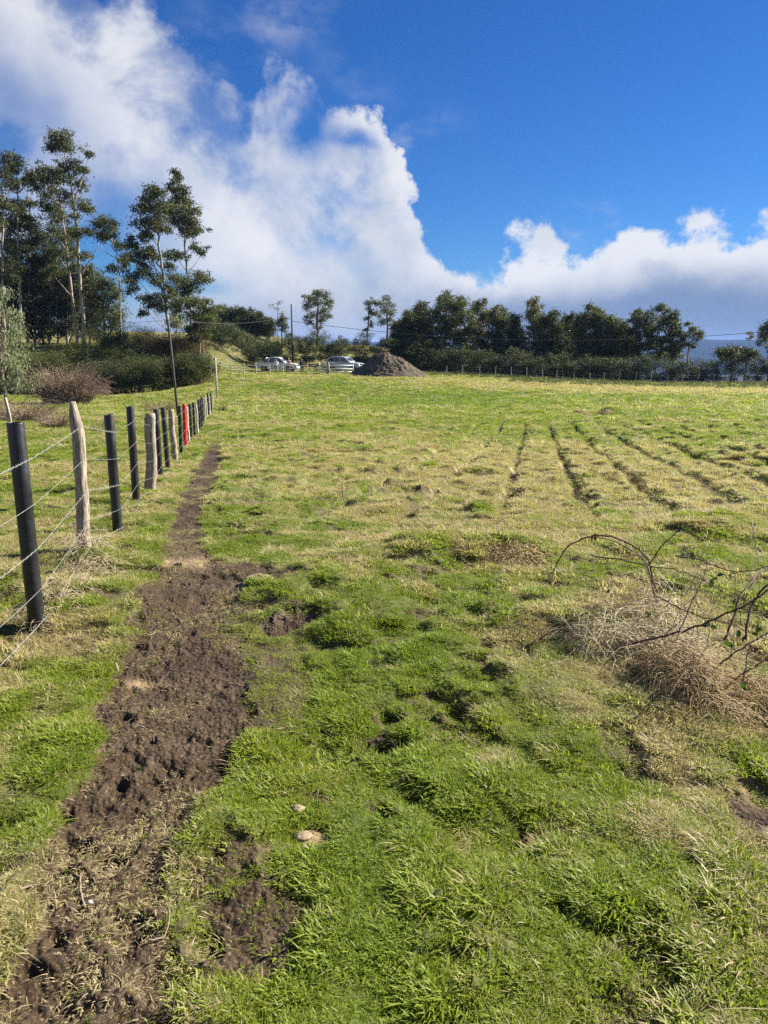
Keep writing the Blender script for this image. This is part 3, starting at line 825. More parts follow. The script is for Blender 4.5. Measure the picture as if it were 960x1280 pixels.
def auto_clumps(cx, top, bot, hw, n, r=(6, 10), shape='oval'):
    out = []
    for i in range(n):
        t = (i + random.random()) / n
        y = top + (bot - top) * t
        w = hw * {'oval': math.sqrt(max(.08, 1 - (2 * t - 1) ** 2)), 'cone': .15 + .9 * t, 'flat': 1.0, 'tuft': 1 - .5 * t}[shape]
        out.append((cx + random.uniform(-1, 1) * w, y, random.uniform(*r) * (.7 if t < .12 else 1)))
    return out


eucalypt('tallest eucalyptus of the left stand, a round leaf tuft at its very top', 105, 88, [(103, 380), (97, 300), (91, 245), (84, 200), (76, 178)],
         [(66, 172, 8), (80, 172, 8), (73, 180, 10), (84, 184, 6), (60, 182, 5), (106, 190, 3.5), (72, 210, 9), (88, 208, 9), (100, 212, 6), (82, 224, 9), (96, 228, 7), (62, 218, 8), (105, 258, 8), (113, 262, 5), (78, 244, 8),
          (100, 292, 8), (112, 290, 5), (108, 320, 6)], r0=.24, extra=[[(93, 250, 0), (101, 222, .5), (107, 192, .8)], [(100, 345, 0), (112, 325, .4), (121, 303, .6)]])
eucalypt('leaning eucalyptus just left of the tallest one, its trunk tilted to the left', 97, 90, [(91, 380), (85, 324), (81, 290), (76, 250), (68, 224)],
         [(50, 212, 9), (42, 222, 7), (58, 225, 8), (62, 244, 9), (50, 238, 6), (66, 262, 9), (56, 258, 7), (74, 272, 8), (78, 300, 9), (62, 285, 7), (84, 320, 7), (70, 316, 7), (92, 335, 6), (64, 340, 8)], r0=.2)
eucalypt('eucalyptus with leafy tufts at the far left of the stand, at the picture edge', 4, 84, [(3, 380), (4, 300), (2, 240), (5, 205)],
         [(4, 198, 9), (0, 215, 9), (8, 228, 7), (2, 250, 8), (12, 262, 7), (0, 285, 9), (8, 310, 8), (2, 335, 9), (14, 345, 7), (-12, 230, 9), (-10, 270, 9), (-14, 320, 9)])
eucalypt('slim eucalyptus with one compact dark tuft on top, second from the left edge', 24, 88, [(25, 390), (24, 320), (22, 260), (20, 215)],
         [(19, 204, 8), (17, 214, 6), (32, 216, 5), (30, 226, 6), (16, 232, 7), (26, 262, 6), (18, 275, 8), (30, 282, 7), (14, 300, 7), (30, 310, 7), (22, 335, 8)])
eucalypt('eucalyptus with small separate leaf tufts between the two left ones and the tallest', 44, 92, [(43, 390), (42, 330), (38, 270), (34, 230)],
         [(34, 222, 6), (40, 256, 5), (28, 250, 5), (42, 280, 8), (50, 295, 7), (34, 305, 8), (46, 325, 9), (36, 340, 8), (52, 350, 8)])
for i, (px, d, top, hw, lab) in enumerate([(14, 94, 320, 12, 'shorter eucalyptus in the dark understorey nearest the left picture edge'), (33, 96, 318, 14, 'bushy young eucalyptus second in the dark understorey from the left'),
                                           (54, 97, 312, 13, 'bushy young eucalyptus in the middle of the dark understorey'), (72, 96, 330, 14, 'dense young eucalyptus whose crown fills the gap left of the leaning trunk'),
                                           (88, 98, 340, 12, 'low dense eucalyptus directly behind the tallest trunk'), (0, 92, 330, 10, 'dense young eucalyptus cut by the left picture edge, behind the sapling'), (62, 92, 296, 9, 'slim mid-height eucalyptus just left of the leaning trunk'), (12, 90, 245, 7, 'straight slim eucalyptus whose top just reaches below the leftmost tuft'), (36, 91, 262, 8, 'straight slim eucalyptus between the second and third tufted ones'), (84, 94, 262, 9, 'straight slim eucalyptus rising behind the leaning trunk'), (112, 93, 330, 8, 'slender young eucalyptus at the right foot of the tallest one')]):
    eucalypt(lab, px, d, [(px, 400), (px + random.uniform(-4, 4), 360), (px + random.uniform(-6, 6), top + 6)], auto_clumps(px, top, 418, hw, 17, (6, 9), 'flat'), r0=.14, dens=.95)
eucalypt('broad dark round tree between the tallest eucalyptus and twin trunks', 130, 90, [(130, 400), (129, 370), (128, 355)],
         [(122, 352, 8), (136, 354, 8), (128, 366, 11), (116, 372, 9), (143, 370, 8), (120, 390, 10), (138, 388, 11), (150, 396, 8), (128, 404, 9), (112, 398, 6), (144, 408, 7)], lm=EVER, bm=BARK_DARK, r0=.16, name='evergreen_tree')
eucalypt('thin eucalyptus with twin pale trunks and a small leaf tuft out to the left', 150, 84, [(151, 400), (150, 350), (148, 325), (143, 305), (138, 285)],
         [(121, 278, 7), (129, 283, 4), (137, 282, 9), (130, 298, 6), (142, 296, 7), (148, 306, 6), (152, 320, 7), (146, 336, 5), (158, 330, 6), (160, 350, 5)], r0=.11,
         extra=[[(147, 450, .6), (147, 410, .6), (148, 365, .4), (148, 330, .1)], [(148, 325, 0), (126, 312, .2), (122, 290, .2)]])
eucalypt('left tree of the tall eucalyptus pair, with its crown rounded on top', 215, 80, [(213, 425), (207, 380), (203, 335), (197, 290), (192, 250), (189, 235)],
         [(188, 236, 7), (196, 240, 7), (183, 246, 7), (190, 255, 9), (200, 258, 6), (180, 265, 8), (176, 278, 8), (186, 276, 8), (200, 272, 8), (193, 284, 7), (180, 292, 4), (163, 300, 6), (168, 308, 5), (183, 297, 6), (206, 286, 6), (170, 318, 8), (182, 316, 9), (192, 322, 7), (176, 330, 8),
          (207, 318, 5), (208, 332, 5), (172, 345, 7), (185, 343, 6), (198, 352, 8), (167, 362, 6), (176, 372, 6), (186, 380, 5), (214, 348, 8), (208, 362, 6), (198, 372, 7), (204, 384, 7), (178, 392, 4), (217, 372, 7), (224, 382, 7)], r0=.2,
         extra=[[(208, 385, 0), (196, 345, .5), (184, 310, .6), (178, 300, .6)]])
eucalypt('right tree of the tall eucalyptus pair, with a pointed narrow top', 240, 84, [(239, 400), (236, 360), (233, 330), (231, 290), (226, 250), (221, 220)],
         [(220, 215, 3.5), (221, 224, 5.5), (217, 234, 6), (226, 236, 6), (222, 247, 8), (211, 252, 6), (230, 250, 6), (210, 262, 8), (222, 264, 9), (235, 262, 7), (216, 274, 7), (228, 276, 8), (240, 272, 7), (244, 284, 6), (246, 292, 5), (235, 287, 7), (226, 288, 5), (243, 308, 5.5), (250, 314, 4), (226, 320, 5),
          (219, 318, 5), (246, 344, 8), (255, 350, 6), (232, 352, 8), (240, 362, 8), (228, 366, 8), (234, 378, 8), (222, 388, 6)], r0=.17)
eucalypt('small olive-leaved tree with slim white trunk, right end of the eucalyptus row', 251, 80, [(250, 430), (248, 410), (250, 385)],
         [(244, 378, 7), (254, 378, 6), (262, 386, 7), (248, 392, 8), (238, 396, 7), (258, 400, 8), (266, 398, 5), (246, 408, 7), (254, 418, 6), (236, 412, 7), (242, 424, 5)], lm=OLIVE, r0=.08, extra=[[(256, 448, .3), (252, 425, .3), (244, 405, .3)]])
eucalypt('pale grey-leaved bushy sapling at the foot of the eucalyptus pair', 220, 90, [(220, 410), (221, 398)], [(216, 396, 7), (226, 400, 6), (220, 406, 6), (212, 404, 5)], lm=EUC_LIGHT, r0=.05, leaf=.2)

# nearer drooping sapling at the left picture edge
P = Plant(4, 30)
path = P.stem([(0, 0, -.2), P.loc(2, 470), P.loc(0, 420), P.loc(-2, 370)], .07, .02)
for cx, cy, r in [(4, 365, 10), (-6, 380, 14), (8, 392, 12), (2, 410, 14), (14, 415, 9), (8, 432, 14), (17, 448, 9), (2, 455, 14), (12, 468, 12), (20, 478, 6), (4, 482, 11), (-14, 430, 18), (-12, 470, 16)]:
    c = P.loc(cx, cy, random.uniform(-.5, .5)); P.limb(c, path, .02); P.clump(c + (.16, 0, 0), 1.15 * r / 924 * 30, .14, 1.0, 1.0, subs=18, droop=1.8, aspect=.26, twigs=False)
for cx, cy, r in [(42, 474, 7), (38, 484, 6), (46, 468, 4)]:
    c = P.loc(cx, cy, .2); P.limb(c, path, .015); P.clump(c, r / 924 * 30, .13, .6, 1., subs=6, droop=2.2, aspect=.24, twigs=False)
P.done('eucalyptus_sapling', 'drooping pale-leaved sapling at the left picture edge, nearer than the tall row', 'tree', EUC_LIGHT, DRYTWIG)


# ---- other trees
def tree(label, px, d, top, bot, hw, n, shape='oval', lm=EVER, bm=BARK_DARK, r=(5, 8), r0=.14, leaf=.24, group='trees of the dark grove', name='evergreen_tree', dens=1., clumps=None, lean=0):
    P = Plant(px, d)
    pts = [(0, 0, -.3), P.loc(px + lean * .4, (bot * 2 + top) / 3), P.loc(px + lean, top + (bot - top) * .18)]
    path = P.stem(pts, r0, r0 * .25)
    for cx, cy, rr in (clumps or auto_clumps(px + lean, top + r[0] * .8, bot, hw - r[0] * .6, n, r, shape)):
        rm = 1.15 * rr / 924.4 * d; c = P.loc(cx, cy, random.uniform(-1, 1) * hw / 924 * d * .8); P.limb(c, path, .02 + .03 * rm, .7); P.clump(c, rm, leaf, dens)
        o = rng.normal(size=3) * rm * .5; P.clump(c + o, rm * .45, leaf, dens, subs=4, twigs=False)
    return P.done(name, label, 'tree', lm, bm, group)


tree('lone oval-crowned tree with a bare trunk on the hill crest above the vehicles', 397, 128, 363, 405, 18, 20, 'oval', OLIVE, r=(5, 8), r0=.26, group=None, leaf=.28, clumps=[(398, 366, 6), (388, 372, 7), (408, 372, 7), (396, 378, 8), (384, 382, 6), (412, 381, 6), (404, 388, 7), (390, 392, 7), (402, 400, 6), (385, 398, 4), (410, 396, 5), (396, 408, 4.5), (388, 404, 4)])
tree('narrow left tree of the hilltop pair, leaning with a sparse crown', 459, 128, 374, 405, 7, 9, 'tuft', OLIVE, r=(3, 5), r0=.15, group='pair of trees on the hill crest', leaf=.26, lean=4, clumps=[(460, 379, 5), (468, 378, 4), (462, 388, 5), (468, 392, 5), (459, 398, 4), (464, 405, 4), (459, 412, 3)])
tree('right tree of the hilltop pair, with a fuller crown and a bare lower trunk', 484, 128, 368, 405, 12, 14, 'oval', OLIVE, r=(4, 6.5), r0=.2, group='pair of trees on the hill crest', leaf=.26, clumps=[(482, 372, 5), (476, 380, 6), (487, 381, 6), (481, 389, 7), (474, 394, 5), (490, 392, 5), (486, 401, 5), (478, 403, 5), (489, 409, 3)])
for px, top, hw, lab, lm in [(264, 384, 10, 'leftmost olive-green tree of the hilltop wood', OLIVE), (279, 380, 11, 'second tree of the hilltop wood, with a broad flat crown', OLIVE), (294, 382, 11, 'dark middle tree of the hilltop wood', EVER),
                              (309, 381, 11, 'tallest rounded tree of the hilltop wood', EVER), (322, 387, 10, 'dark tree sloping down towards the right end of the hilltop wood', EVER), (334, 395, 8, 'lowest rounded tree at the right end of the hilltop wood', GORSE)]:
    tree(lab, px, 132, top, 417, hw + 2, 20, 'flat' if hw > 10 else 'oval', lm, r=(5.5, 8), group='trees of the hilltop wood')
tree('small conical dark tree right of the hilltop wood', 352, 130, 392, 412, 8, 9, 'cone', EVER, r=(3, 5), group=None)
tree('thin see-through tree with two wispy stems beside the hilltop wood', 347, 133, 376, 396, 5, 6, 'oval', EUC_LIGHT, r=(2, 3), r0=.07, group=None, leaf=.2, dens=.5, clumps=[(350, 379, 3), (347, 386, 3), (338, 382, 2.5), (353, 390, 3)])

grove = [(497, 398, 7, 'oval', EVER, 'low dark tree at the left end of the right-hand grove'), (508, 388, 9, 'oval', EVER, 'dark narrow tree, second from the left end of the grove'),
         (526, 373, 9, 'tuft', OLIVE, 'slender tall tree, third from the left end of the grove'), (540, 384, 12, 'oval', EVER, 'dark tree filling the gap left of the big round grove tree'),
         (557, 363, 14, 'oval', OLIVE, 'big round-topped olive tree that is tallest in the left part of the grove'), (580, 369, 15, 'oval', OLIVE, 'wide tree with a flat olive crown just right of the tallest left grove tree'),
         (602, 372, 13, 'oval', OLIVE, 'willow-like tree with paler drooping foliage in the grove'), (621, 380, 11, 'tuft', OLIVE, 'small round-headed tree in the dip of the grove'), (641, 390, 12, 'oval', EVER, 'low dense tree in the dip between the two high parts of the grove'),
         (667, 368, 17, 'cone', EVER, 'tallest conical dark tree in the middle of the grove'), (690, 386, 12, 'oval', EVER, 'dark round tree right of the conical one'), (711, 389, 12, 'oval', EVER, 'very dark tree with a visible slanting trunk in the right part of the grove'),
         (728, 388, 9, 'oval', EVER, 'dark tree behind the spiky-topped one'), (743, 377, 11, 'tuft', OLIVE, 'spiky-topped grey-green tree near the right end of the grove'), (762, 392, 12, 'oval', OLIVE, 'olive tree with bare lower stems, second from the right end of the grove'), (779, 400, 9, 'oval', OLIVE, 'lowest tree at the right end of the grove before the gap')]
for i_, (px, top, hw, sh, lm, lab) in enumerate(grove):
    tree(lab, px, 106 + random.uniform(-3, 3), top, 452, hw * 1.22, 28, sh, lm if i_ % 3 else MIXLEAF, r=(6, 9.5), dens=1.15, leaf=.25, bm=BARK_DARK if lm is EVER else BARK_PALE)
for px, top, hw, lm, lab in [(799, 386, 13, OLIVE, 'left tree of the clump right of the gap, with a loose outline'), (822, 378, 16, OLIVE, 'tallest olive tree in the middle of the clump right of the gap'), (842, 388, 13, EVER, 'dark right-hand tree of the clump, sloping down'),
                              (862, 402, 11, OLIVE, 'thin see-through tree at the right end of the clump, against the blue hill')]:
    tree(lab, px, 104 + random.uniform(-2, 2), top, 448 if px != 862 else 434, hw * 1.25, 30 if px != 862 else 10, 'oval', lm, r=(5, 8) if px != 862 else (3, 5), group='clump of trees right of the gap', leaf=.25, bm=BARK_PALE)
tree('dark rounded bushy tree in front of the blue hill near the right picture edge', 918, 100, 431, 448, 17, 12, 'flat', EVER, r=(5, 8), group=None)
tree('low dark bushy tree left of the rounded one near the right edge', 935, 102, 433, 450, 13, 10, 'flat', EVER, r=(5, 7), group=None)
tree('tall dark tree cut by the right picture edge', 964, 98, 398, 446, 13, 14, 'oval', EVER, r=(5, 8), group=None)
tree('sparse brownish bare-stemmed tree between the rounded bush and the right edge', 938, 108, 413, 424, 7, 5, 'flat', RUST, r=(2, 3.2), r0=.06, group=None, leaf=.18, dens=.5, bm=BARK_PALE)


# ---- shrubs
def shrub(label, px, d, w, h, n=13, lm=GORSE, name='gorse_shrub', group='gorse shrubs on the left bank', leaf=.12, depth=None, dens=1.7, bm=STEMM):
    P = Plant(px, d); depth = depth or w * .5
    for i in range(n):
        a = random.random() * 6.283; t = math.sqrt(random.random()) * .8
        x, y = math.cos(a) * t * w / 2, math.sin(a) * t * depth / 2
        top = h * math.sqrt(max(.05, 1 - t * t)); z = random.uniform(.25, .85) * top
        r = min(w, h) * random.uniform(.20, .32)
        P.clump((x, y, z), r, leaf, dens, .85, subs=int(10 + 8 * r * r * 2), droop=-.3, aspect=.3, twigs=False)
        P.W.tube([(x * .3, y * .3, -.1), (x * .7, y * .7, z * .5), (x, y, z)], [.05, .03, .015], 4, cap=False)
    return P.done(name, label, 'shrub', lm, bm, group, 'foliage', 'stem')


for px, d, w, h, lm, lab in [(40, 72, 5.5, 3.6, GORSE_Y, 'yellowish gorse shrub behind the dry brown bush on the left'), (80, 76, 5.5, 3.9, GORSE_Y, 'tall yellow-green gorse shrub above the dry brown bush'), (8, 74, 6, 4.0, GORSE_Y, 'gorse shrub behind the drooping sapling at the left edge'),
                              (112, 72, 4.5, 2.9, GORSE, 'dark gorse shrub just right of the dry brown bush'), (116, 80, 5.5, 3.6, GORSE_Y, 'olive gorse shrub at the foot of the tallest eucalyptus'), (140, 71, 4.5, 2.5, GORSE, 'dark front gorse shrub below the twin thin trunks'),
                              (163, 74, 4.5, 3.2, GORSE, 'dark gorse shrub between the twin trunks and the leaning utility pole'), (150, 82, 5, 3.4, GORSE, 'rear gorse shrub hiding the base of the twin thin trunks'), (180, 71, 4.5, 2.7, GORSE_Y, 'front gorse shrub with olive tips left of the leaning utility pole'),
                              (190, 82, 5, 3.4, GORSE, 'rear dark gorse shrub left of the leaning utility pole'), (206, 72, 4.2, 2.6, GORSE, 'dark gorse shrub directly behind the leaning utility pole'), (228, 72, 4.0, 2.4, GORSE_Y, 'front gorse shrub right of the leaning utility pole'),
                              (248, 73, 3.6, 2.3, GORSE, 'rightmost dark gorse shrub, next to the tall white pole'), (216, 80, 4.2, 3.6, RUST, 'rusty brown shrub below the eucalyptus pair'), (236, 82, 5, 3.2, RUST, 'reddish-brown shrub right of the pair of eucalyptus trunks')]:
    shrub(lab, px, d, w * 1.2, h * 1.35, 20, lm)
shrub('rounded olive bush on the hill crest left of the lone tree', 378, 124, 3.6, 1.7, 10, GORSE_Y, 'round_bush', None)
shrub('small dark bush on the hill crest between the thin tree and the round bush', 361, 126, 2.2, 1.3, 6, GORSE, 'round_bush', None)


def hedge(label, pts, w, h, n, lm, name='gorse_hedge'):
    """one long hedge: pts = photo columns and depths along its run"""
    X = [at_depth(a, d) for a, d in pts]; tt = np.linspace(0, len(X) - 1, n)
    xs = np.interp(tt, range(len(X)), [p[0] for p in X]); ys = np.interp(tt, range(len(X)), [p[1] for p in X])
    P = Plant(pts[0][0], pts[0][1]); ox, oy = P.x, P.y
    hv = fbm(np.arange(n) * .35, np.zeros(n), 3, 5)
    for i in range(n):
        for k in range(3):
            x = xs[i] + rng.normal(0, .4); y = ys[i] + random.uniform(-w / 2, w / 2); hh = h * (.72 + .5 * hv[i]) * random.uniform(.8, 1.1)
            gz = float(macro(x, y)) - P.z
            r = random.uniform(.5, .85)
            P.clump((x - ox, y - oy, gz + max(.3, (hh - r * .6) * random.choice([.25, .6, .95]))), r, .15, 1.35, .85, subs=13, droop=-.3, aspect=.34, twigs=False)
    return P.done(name, label, 'hedge', lm, STEMM, None, 'foliage', 'stem')


hedge('long dark gorse hedge behind the white pickup, below the grassy hill', [(240, 100), (330, 101), (400, 101), (470, 100), (530, 100)], 3.4, 4.1, 120, GORSE)
hedge('long dark gorse hedge behind the far post fence, below the grove', [(515, 99), (600, 98), (700, 97), (800, 96), (900, 96), (1080, 97)], 3.0, 3.3, 200, GORSE)
hedge('short dark scrub hedge on the slope left of the pickup, beneath the hilltop wood', [(252, 108), (300, 110), (350, 112)], 3.0, 2.6, 40, GORSE)
hedge('second gorse hedge higher up, in front of the grove trunks', [(505, 108), (620, 107), (740, 104), (800, 103)], 2.5, 2.3, 80, GORSE, 'gorse_hedge')


# weeds in front of the far hedge
def weeds():
    P = Plant(700, 90)
    for i in range(900):
        px = random.uniform(520, 1060); d = random.uniform(76, 95) ; x, y = at_depth(px, d)
        if px < 640 and d < 86: continue
        gz = float(height(np.array([x]), np.array([y]))[0]) - P.z
        r = random.uniform(.2, .55); P.clump((x - P.x, y - P.y, gz + .06), r,   .12, 1.0, .5, subs=7, droop=-.3, aspect=.4, twigs=False)
    o = P.L.build('rough_weeds', OLIVE, None, loc=(P.x, P.y, P.z)); tag(o, 'olive-brown rough weeds in front of the far hedge', kind='stuff')
weeds()


def twig_bush(label, px, d, w, h, n, mat=DRYTWIG, name='dry_bush', r=.012, group=None):
    x, y = at_depth(px, d); z = Z(x, y); W = MB()
    for i in range(n):
        a = random.random() * 6.283; s = random.uniform(.1, 1); L = h * random.uniform(.7, 1.25)
        b = np.array([math.cos(a) * s * w * .25, math.sin(a) * s * w * .15, -.05]); t = np.linspace(0, 1, 7)[:, None]
        e = b + np.array([math.cos(a) * w * .38 * random.uniform(.3, 1.2), math.sin(a) * w * .22, L * random.uniform(.2, .95)])
        m = (b + e) / 2 + np.array([0, 0, L * .45]) + rng.normal(0, .15 * h, 3)
        q = (1 - t) ** 2 * b + 2 * t * (1 - t) * m + t * t * e + rng.normal(0, .015 * h, (7, 3))
        W.tube(q, np.linspace(r, r * .35, 7), 3, cap=False)
    o = W.build(name, mat, None, loc=(x, y, z)); return tag(o, label, 'shrub', group)


twig_bush('rounded dry grey-brown leafless bush in front of the yellowish gorse', 78, 55, 6.0, 2.9, 1100, r=.02)
twig_bush('low sprawling dry brambles beside the drooping sapling', 22, 36, 4.2, 1.25, 420, r=.011)
twig_bush('low patch of dry brambles behind the first black post', 62, 30, 2.3, .75, 240, r=.008)
twig_bush('sparse leafless scrub behind the third post', 120, 28, 1.6, .9, 26, r=.008)
twig_bush('dry brown scrub behind the fence where the leaning pole stands', 196, 44, 2.6, .9, 120, r=.011)
twig_bush('small reddish dead bush where the track meets the end of the fence', 273.5, 47, .75, .5, 70, STEMM, r=.01)
twig_bush('small upright leafless weed in the middle of the pasture', 428, 9.6, .22, .33, 16, STEMM, 'dead_weed', .0028)

# ------------------------------------------------------------------ the wire fence
PLASTIC = simple_mat('black_plastic', (.014, .015, .017), .42, var=.7, scale=9, spec=.5, bump=.15)
OLDWOOD, T_, b_ = mat_new('weathered_wood')
tc_ = T_.node('ShaderNodeTexCoord'); mp_ = T_.node('ShaderNodeMapping'); mp_.inputs['Scale'].default_value = (1, 1, .12); T_.l.new(tc_.outputs['Object'], mp_.inputs[0])
na_ = T_.noise(mp_.outputs[0], 70, 6, .7); nb_ = T_.noise(mp_.outputs[0], 12, 4, .6)
T_.l.new(T_.mix(T_.lin(nb_.outputs[0], .6, .75), T_.mix(T_.lin(na_.outputs[0], .35, .62), (.10, .075, .055), (.44, .37, .29)), (.06, .045, .035)), b_.inputs['Base Color']); b_.inputs['Roughness'].default_value = .9
bp_ = T_.node('ShaderNodeBump'); bp_.inputs['Strength'].default_value = 1; bp_.inputs['Distance'].default_value = .01; T_.l.new(na_.outputs[0], bp_.inputs['Height']); T_.l.new(bp_.outputs[0], b_.inputs['Normal'])
PALEWOOD = simple_mat('pale_wood', (.46, .41, .34), .9, var=.3, scale=14, bump=.3)
OLDPALE = simple_mat('grey_wood', (.27, .235, .19), .9, var=.3, scale=14)
REDP = simple_mat('red_paint', (.55, .025, .03), .5, var=.15, scale=12)
WIRE = simple_mat('galvanised_wire', (.42, .42, .40), .5, .5, var=.15, scale=40)
DARKPOLE = simple_mat('dark_pole', (.06, .05, .045), .85, var=.4, scale=6)

FX = []
fence = empty('wire_fence', (-2.3, 4.3, Z(-2.3, 4.3)), 'long five-strand wire fence of black plastic, old wooden and one red post beside the track', 'fence')
FO = np.array(fence.location)


def black_post(x, y, h, r=.047):
    z = Z(x, y); mb = MB(); s = 20; th = np.arange(s) * 2 * math.pi / s; V = []
    prof = [(r, -.1), (r, h * .3), (r, h * .6), (r, h - .004), (r * .97, h), (r * .86, h), (r * .84, h - .004), (r * .84, h - .12), (0.001, h - .12)]
    lx, ly = rng.normal(0, .008, 2)
    for rr, zz in prof: V += [(math.cos(t) * rr + lx * zz, math.sin(t) * rr + ly * zz, zz) for t in th]
    F = [[i * s + j, i * s + (j + 1) % s, (i + 1) * s + (j + 1) % s, (i + 1) * s + j] for i in range(len(prof) - 1) for j in range(s)]
    mb.add(V, F); o = mb.build('post', PLASTIC, fence, True, loc=tuple(np.array([x, y, z]) - FO)); return o


def wood_post(x, y, h, r=.06, point=False, split=False, mat=None, parent=None, off=None, jitter=.22):
    parent = parent or fence; off = FO if off is None else off
    z = Z(x, y); n = 22; t = np.linspace(0, 1, n); pts = np.zeros((n, 3)); pts[:, 2] = -.1 + t * (h + .1)
    b = (fbm(t * 2.5 + x * 7, t * 0 + y, 2, 9) - .5) * .09; c = (fbm(t * 2.5 - x * 5, t * 0 + y + 4, 2, 19) - .5) * .07
    pts[:, 0] = b - b[1] + (.03 if point else 0) * -t; pts[:, 1] = c
    rad = r * (1.08 - .16 * t) * (1 + .25 * (fbm(t * 9, t * 0 + x, 3, 29) - .5))
    if point: rad *= np.where(t > .86, 1 - .62 * ((t - .86) / .14) ** 1.5, 1)
    mb = MB(); mb.tube(pts, rad, 14, jitter=jitter)
    if split:   # a second, shorter splinter side
        p2 = pts.copy(); p2[:, 0] -= r * .9; p2[:, 1] -= r * .1; mb.tube(p2[:-1] , rad[:-1] * .55, 9, jitter=jitter)
    return mb.build('post', mat or OLDWOOD, parent, True, loc=tuple(np.array([x, y, z]) - off))


posts = [(-165, 2.95, 'b'), (-20, 3.72, 'n'), (46, 4.42, 'b'), (108, 6.13, 'p'), (147, 7.4, 'b'), (171, 9.3, 'b'), (189, 11, 's'), (200.5, 12.8, 'b'), (210, 14.1, 'b'), (219, 16.6, 'w'), (226.5, 18.4, 'b'), (231.5, 21.2, 'r'), (235.8, 22.6, 'k'), (239.5, 24.6, 'b'), (243.5, 26, 'b'),
         (247.3, 27.4, 'k'), (250, 29.5, 'b'), (252.3, 31, 'b'), (254.4, 32.6, 'b'), (256.6, 34.5, 'k'), (259.4, 36.8, 'k'), (261, 39, 'b'), (262.6, 41.6, 'k'), (264.6, 46, 'b'), (265.8, 50.5, 'k'), (267, 55, 'k')]
for px, d, k in posts:
    x, y = at_depth(px, d)
    if px > 0: y = d * (math.cos(PITCH) + 0); # ground is seen below the axis
    u = (px - 480) / 924.4; x = u * d; v_ = None
    # depth along the axis -> y for a point on the ground
    gz = float(macro(x, d)); y = (d + (gz - CAM_H) * math.sin(PITCH) * 1.0) / math.cos(PITCH); 
    h = 1.2 + random.uniform(-.015, .015) + (.04 if px == 46 else 0)
    FX.append((x, y, k))
    if k == 'b': o = black_post(x, y, h)
    elif k == 'p': o = wood_post(x, y, h + .02, .052, point=True); o['label'] = 'pale weathered wooden post with a pointed top'
    elif k == 's': o = wood_post(x, y, h, .066, split=True); o['label'] = 'split weathered wooden post with a ragged flat top'
    elif k == 'w': o = wood_post(x, y, h, .066); o['label'] = 'knotty weathered wooden post'
    elif k == 'r': o = wood_post(x, y, 1.2, .058, mat=REDP, jitter=.02); o['label'] = 'bright red painted post'
    elif k == 'k': o = wood_post(x, y, h - .08, .035, mat=PALEWOOD)
hs = [1.02, .76, .50, .26, .07]
xyz = [(x, y, Z(x, y)) for x, y, k in FX]
for hi, hh in enumerate(hs):
    mb = MB(); pts = []
    for a, b in zip(xyz[:-1], xyz[1:]):
        for t in np.linspace(0, 1, 9)[:-1]:
            pts.append([a[0] + (b[0] - a[0]) * t + .056, a[1] + (b[1] - a[1]) * t, (a[2] + (b[2] - a[2]) * t) + hh - .006 * math.sin(math.pi * t)])
    pts.append([xyz[-1][0] + .05, xyz[-1][1], xyz[-1][2] + hh])
    mb.tube(np.array(pts) - FO, .0013, 5)
    if hi in (0, 2, 4):      # short barbs
        for i in range(0, 46):
            k = i * .7; i0 = int(k); p = np.array(pts[i0]) * (1 - (k - i0)) + np.array(pts[i0 + 1]) * (k - i0)
            for s in (1, -1): mb.tube([p - FO + np.array([.002, .016 * s, .010]), p - FO - np.array([0.002, .016 * s, .012])], .0012, 3)
    mb.build('wire', WIRE, fence)
# tall white pole closing the fence
px, d = 268.5, 60; x, y = at_depth(px, d); z = Z(x, y); e = empty('fence_end_pole', (x, y, z), 'tall thin white pole at the far end of the wire fence', 'pole')
mb = MB(); mb.tube([(0, 0, -.2), (0, 0, 1.5), (0, 0, 3.35)], [.07, .065, .06], 10); mb.build('pole', PALEWOOD, e, True)
mb = MB(); mb.tube([(-.02, 0, 3.2), (-.35, 0, 3.42)], .035, 6); mb.build('bracket', PALEWOOD, e)
# fence stake at the left edge
x, y = at_depth(4, 27); z = Z(x, y); mb = MB(); mb.tube([(0, 0, -.1), (-.03, 0, .6), (-.12, 0, 1.25)], [.045, .04, .035], 8, jitter=.2); o = mb.build('wooden_stake', PALEWOOD, None, True, loc=(x, y, z)); tag(o, 'slanting pale wooden stake under the drooping sapling at the left edge', 'stake')

# utility poles and lines
def pole(label, px, d, top, r, mat, lean=0):
    x, y = at_depth(px, d); z = Z(x, y); h = zpix(top, d) - z; e = empty('utility_pole', (x, y, z), label, 'pole')
    mb = MB(); mb.tube([(0, 0, -.3), (lean * .5, 0, h * .5), (lean, 0, h)], [r, r * .9, r * .75], 12); mb.build('pole', mat, e, True)
    mb = MB(); mb.tube([(lean, -.02, h - .12), (lean, -.02, h + .02)], [.03, .02], 6); mb.build('insulator', PALEWOOD, e)
    return np.array([x + lean, y, z + h])
pA = pole('slim dark utility pole rising above the white pickup', 365.5, 100, 380, .12, DARKPOLE)
pB = pole('grey utility pole leaning slightly left behind the middle of the wire fence', 217.5, 38, 399, .065, simple_mat('grey_pole', (.085, .078, .065), .85, var=.3), -.22)
def cable(label, a, b, sag, r=.012):
    t = np.linspace(0, 1, 40)[:, None]; q = a * (1 - t) + b * t; q[:, 2] -= (4 * sag * t * (1 - t))[:, 0]
    mb = MB(); mb.tube(q - a, r, 5); o = mb.build('power_line', DARKPOLE, None, loc=tuple(a)); tag(o, label, 'cable')
rr = np.array([ray(1090, 398)[0] * 92, 92 * 1.0, zpix(398, 92)])
cable('thin power line sagging from the dark pole across the grove to the right', pA + (0, 0, -2.2), rr, 2.6, .03)
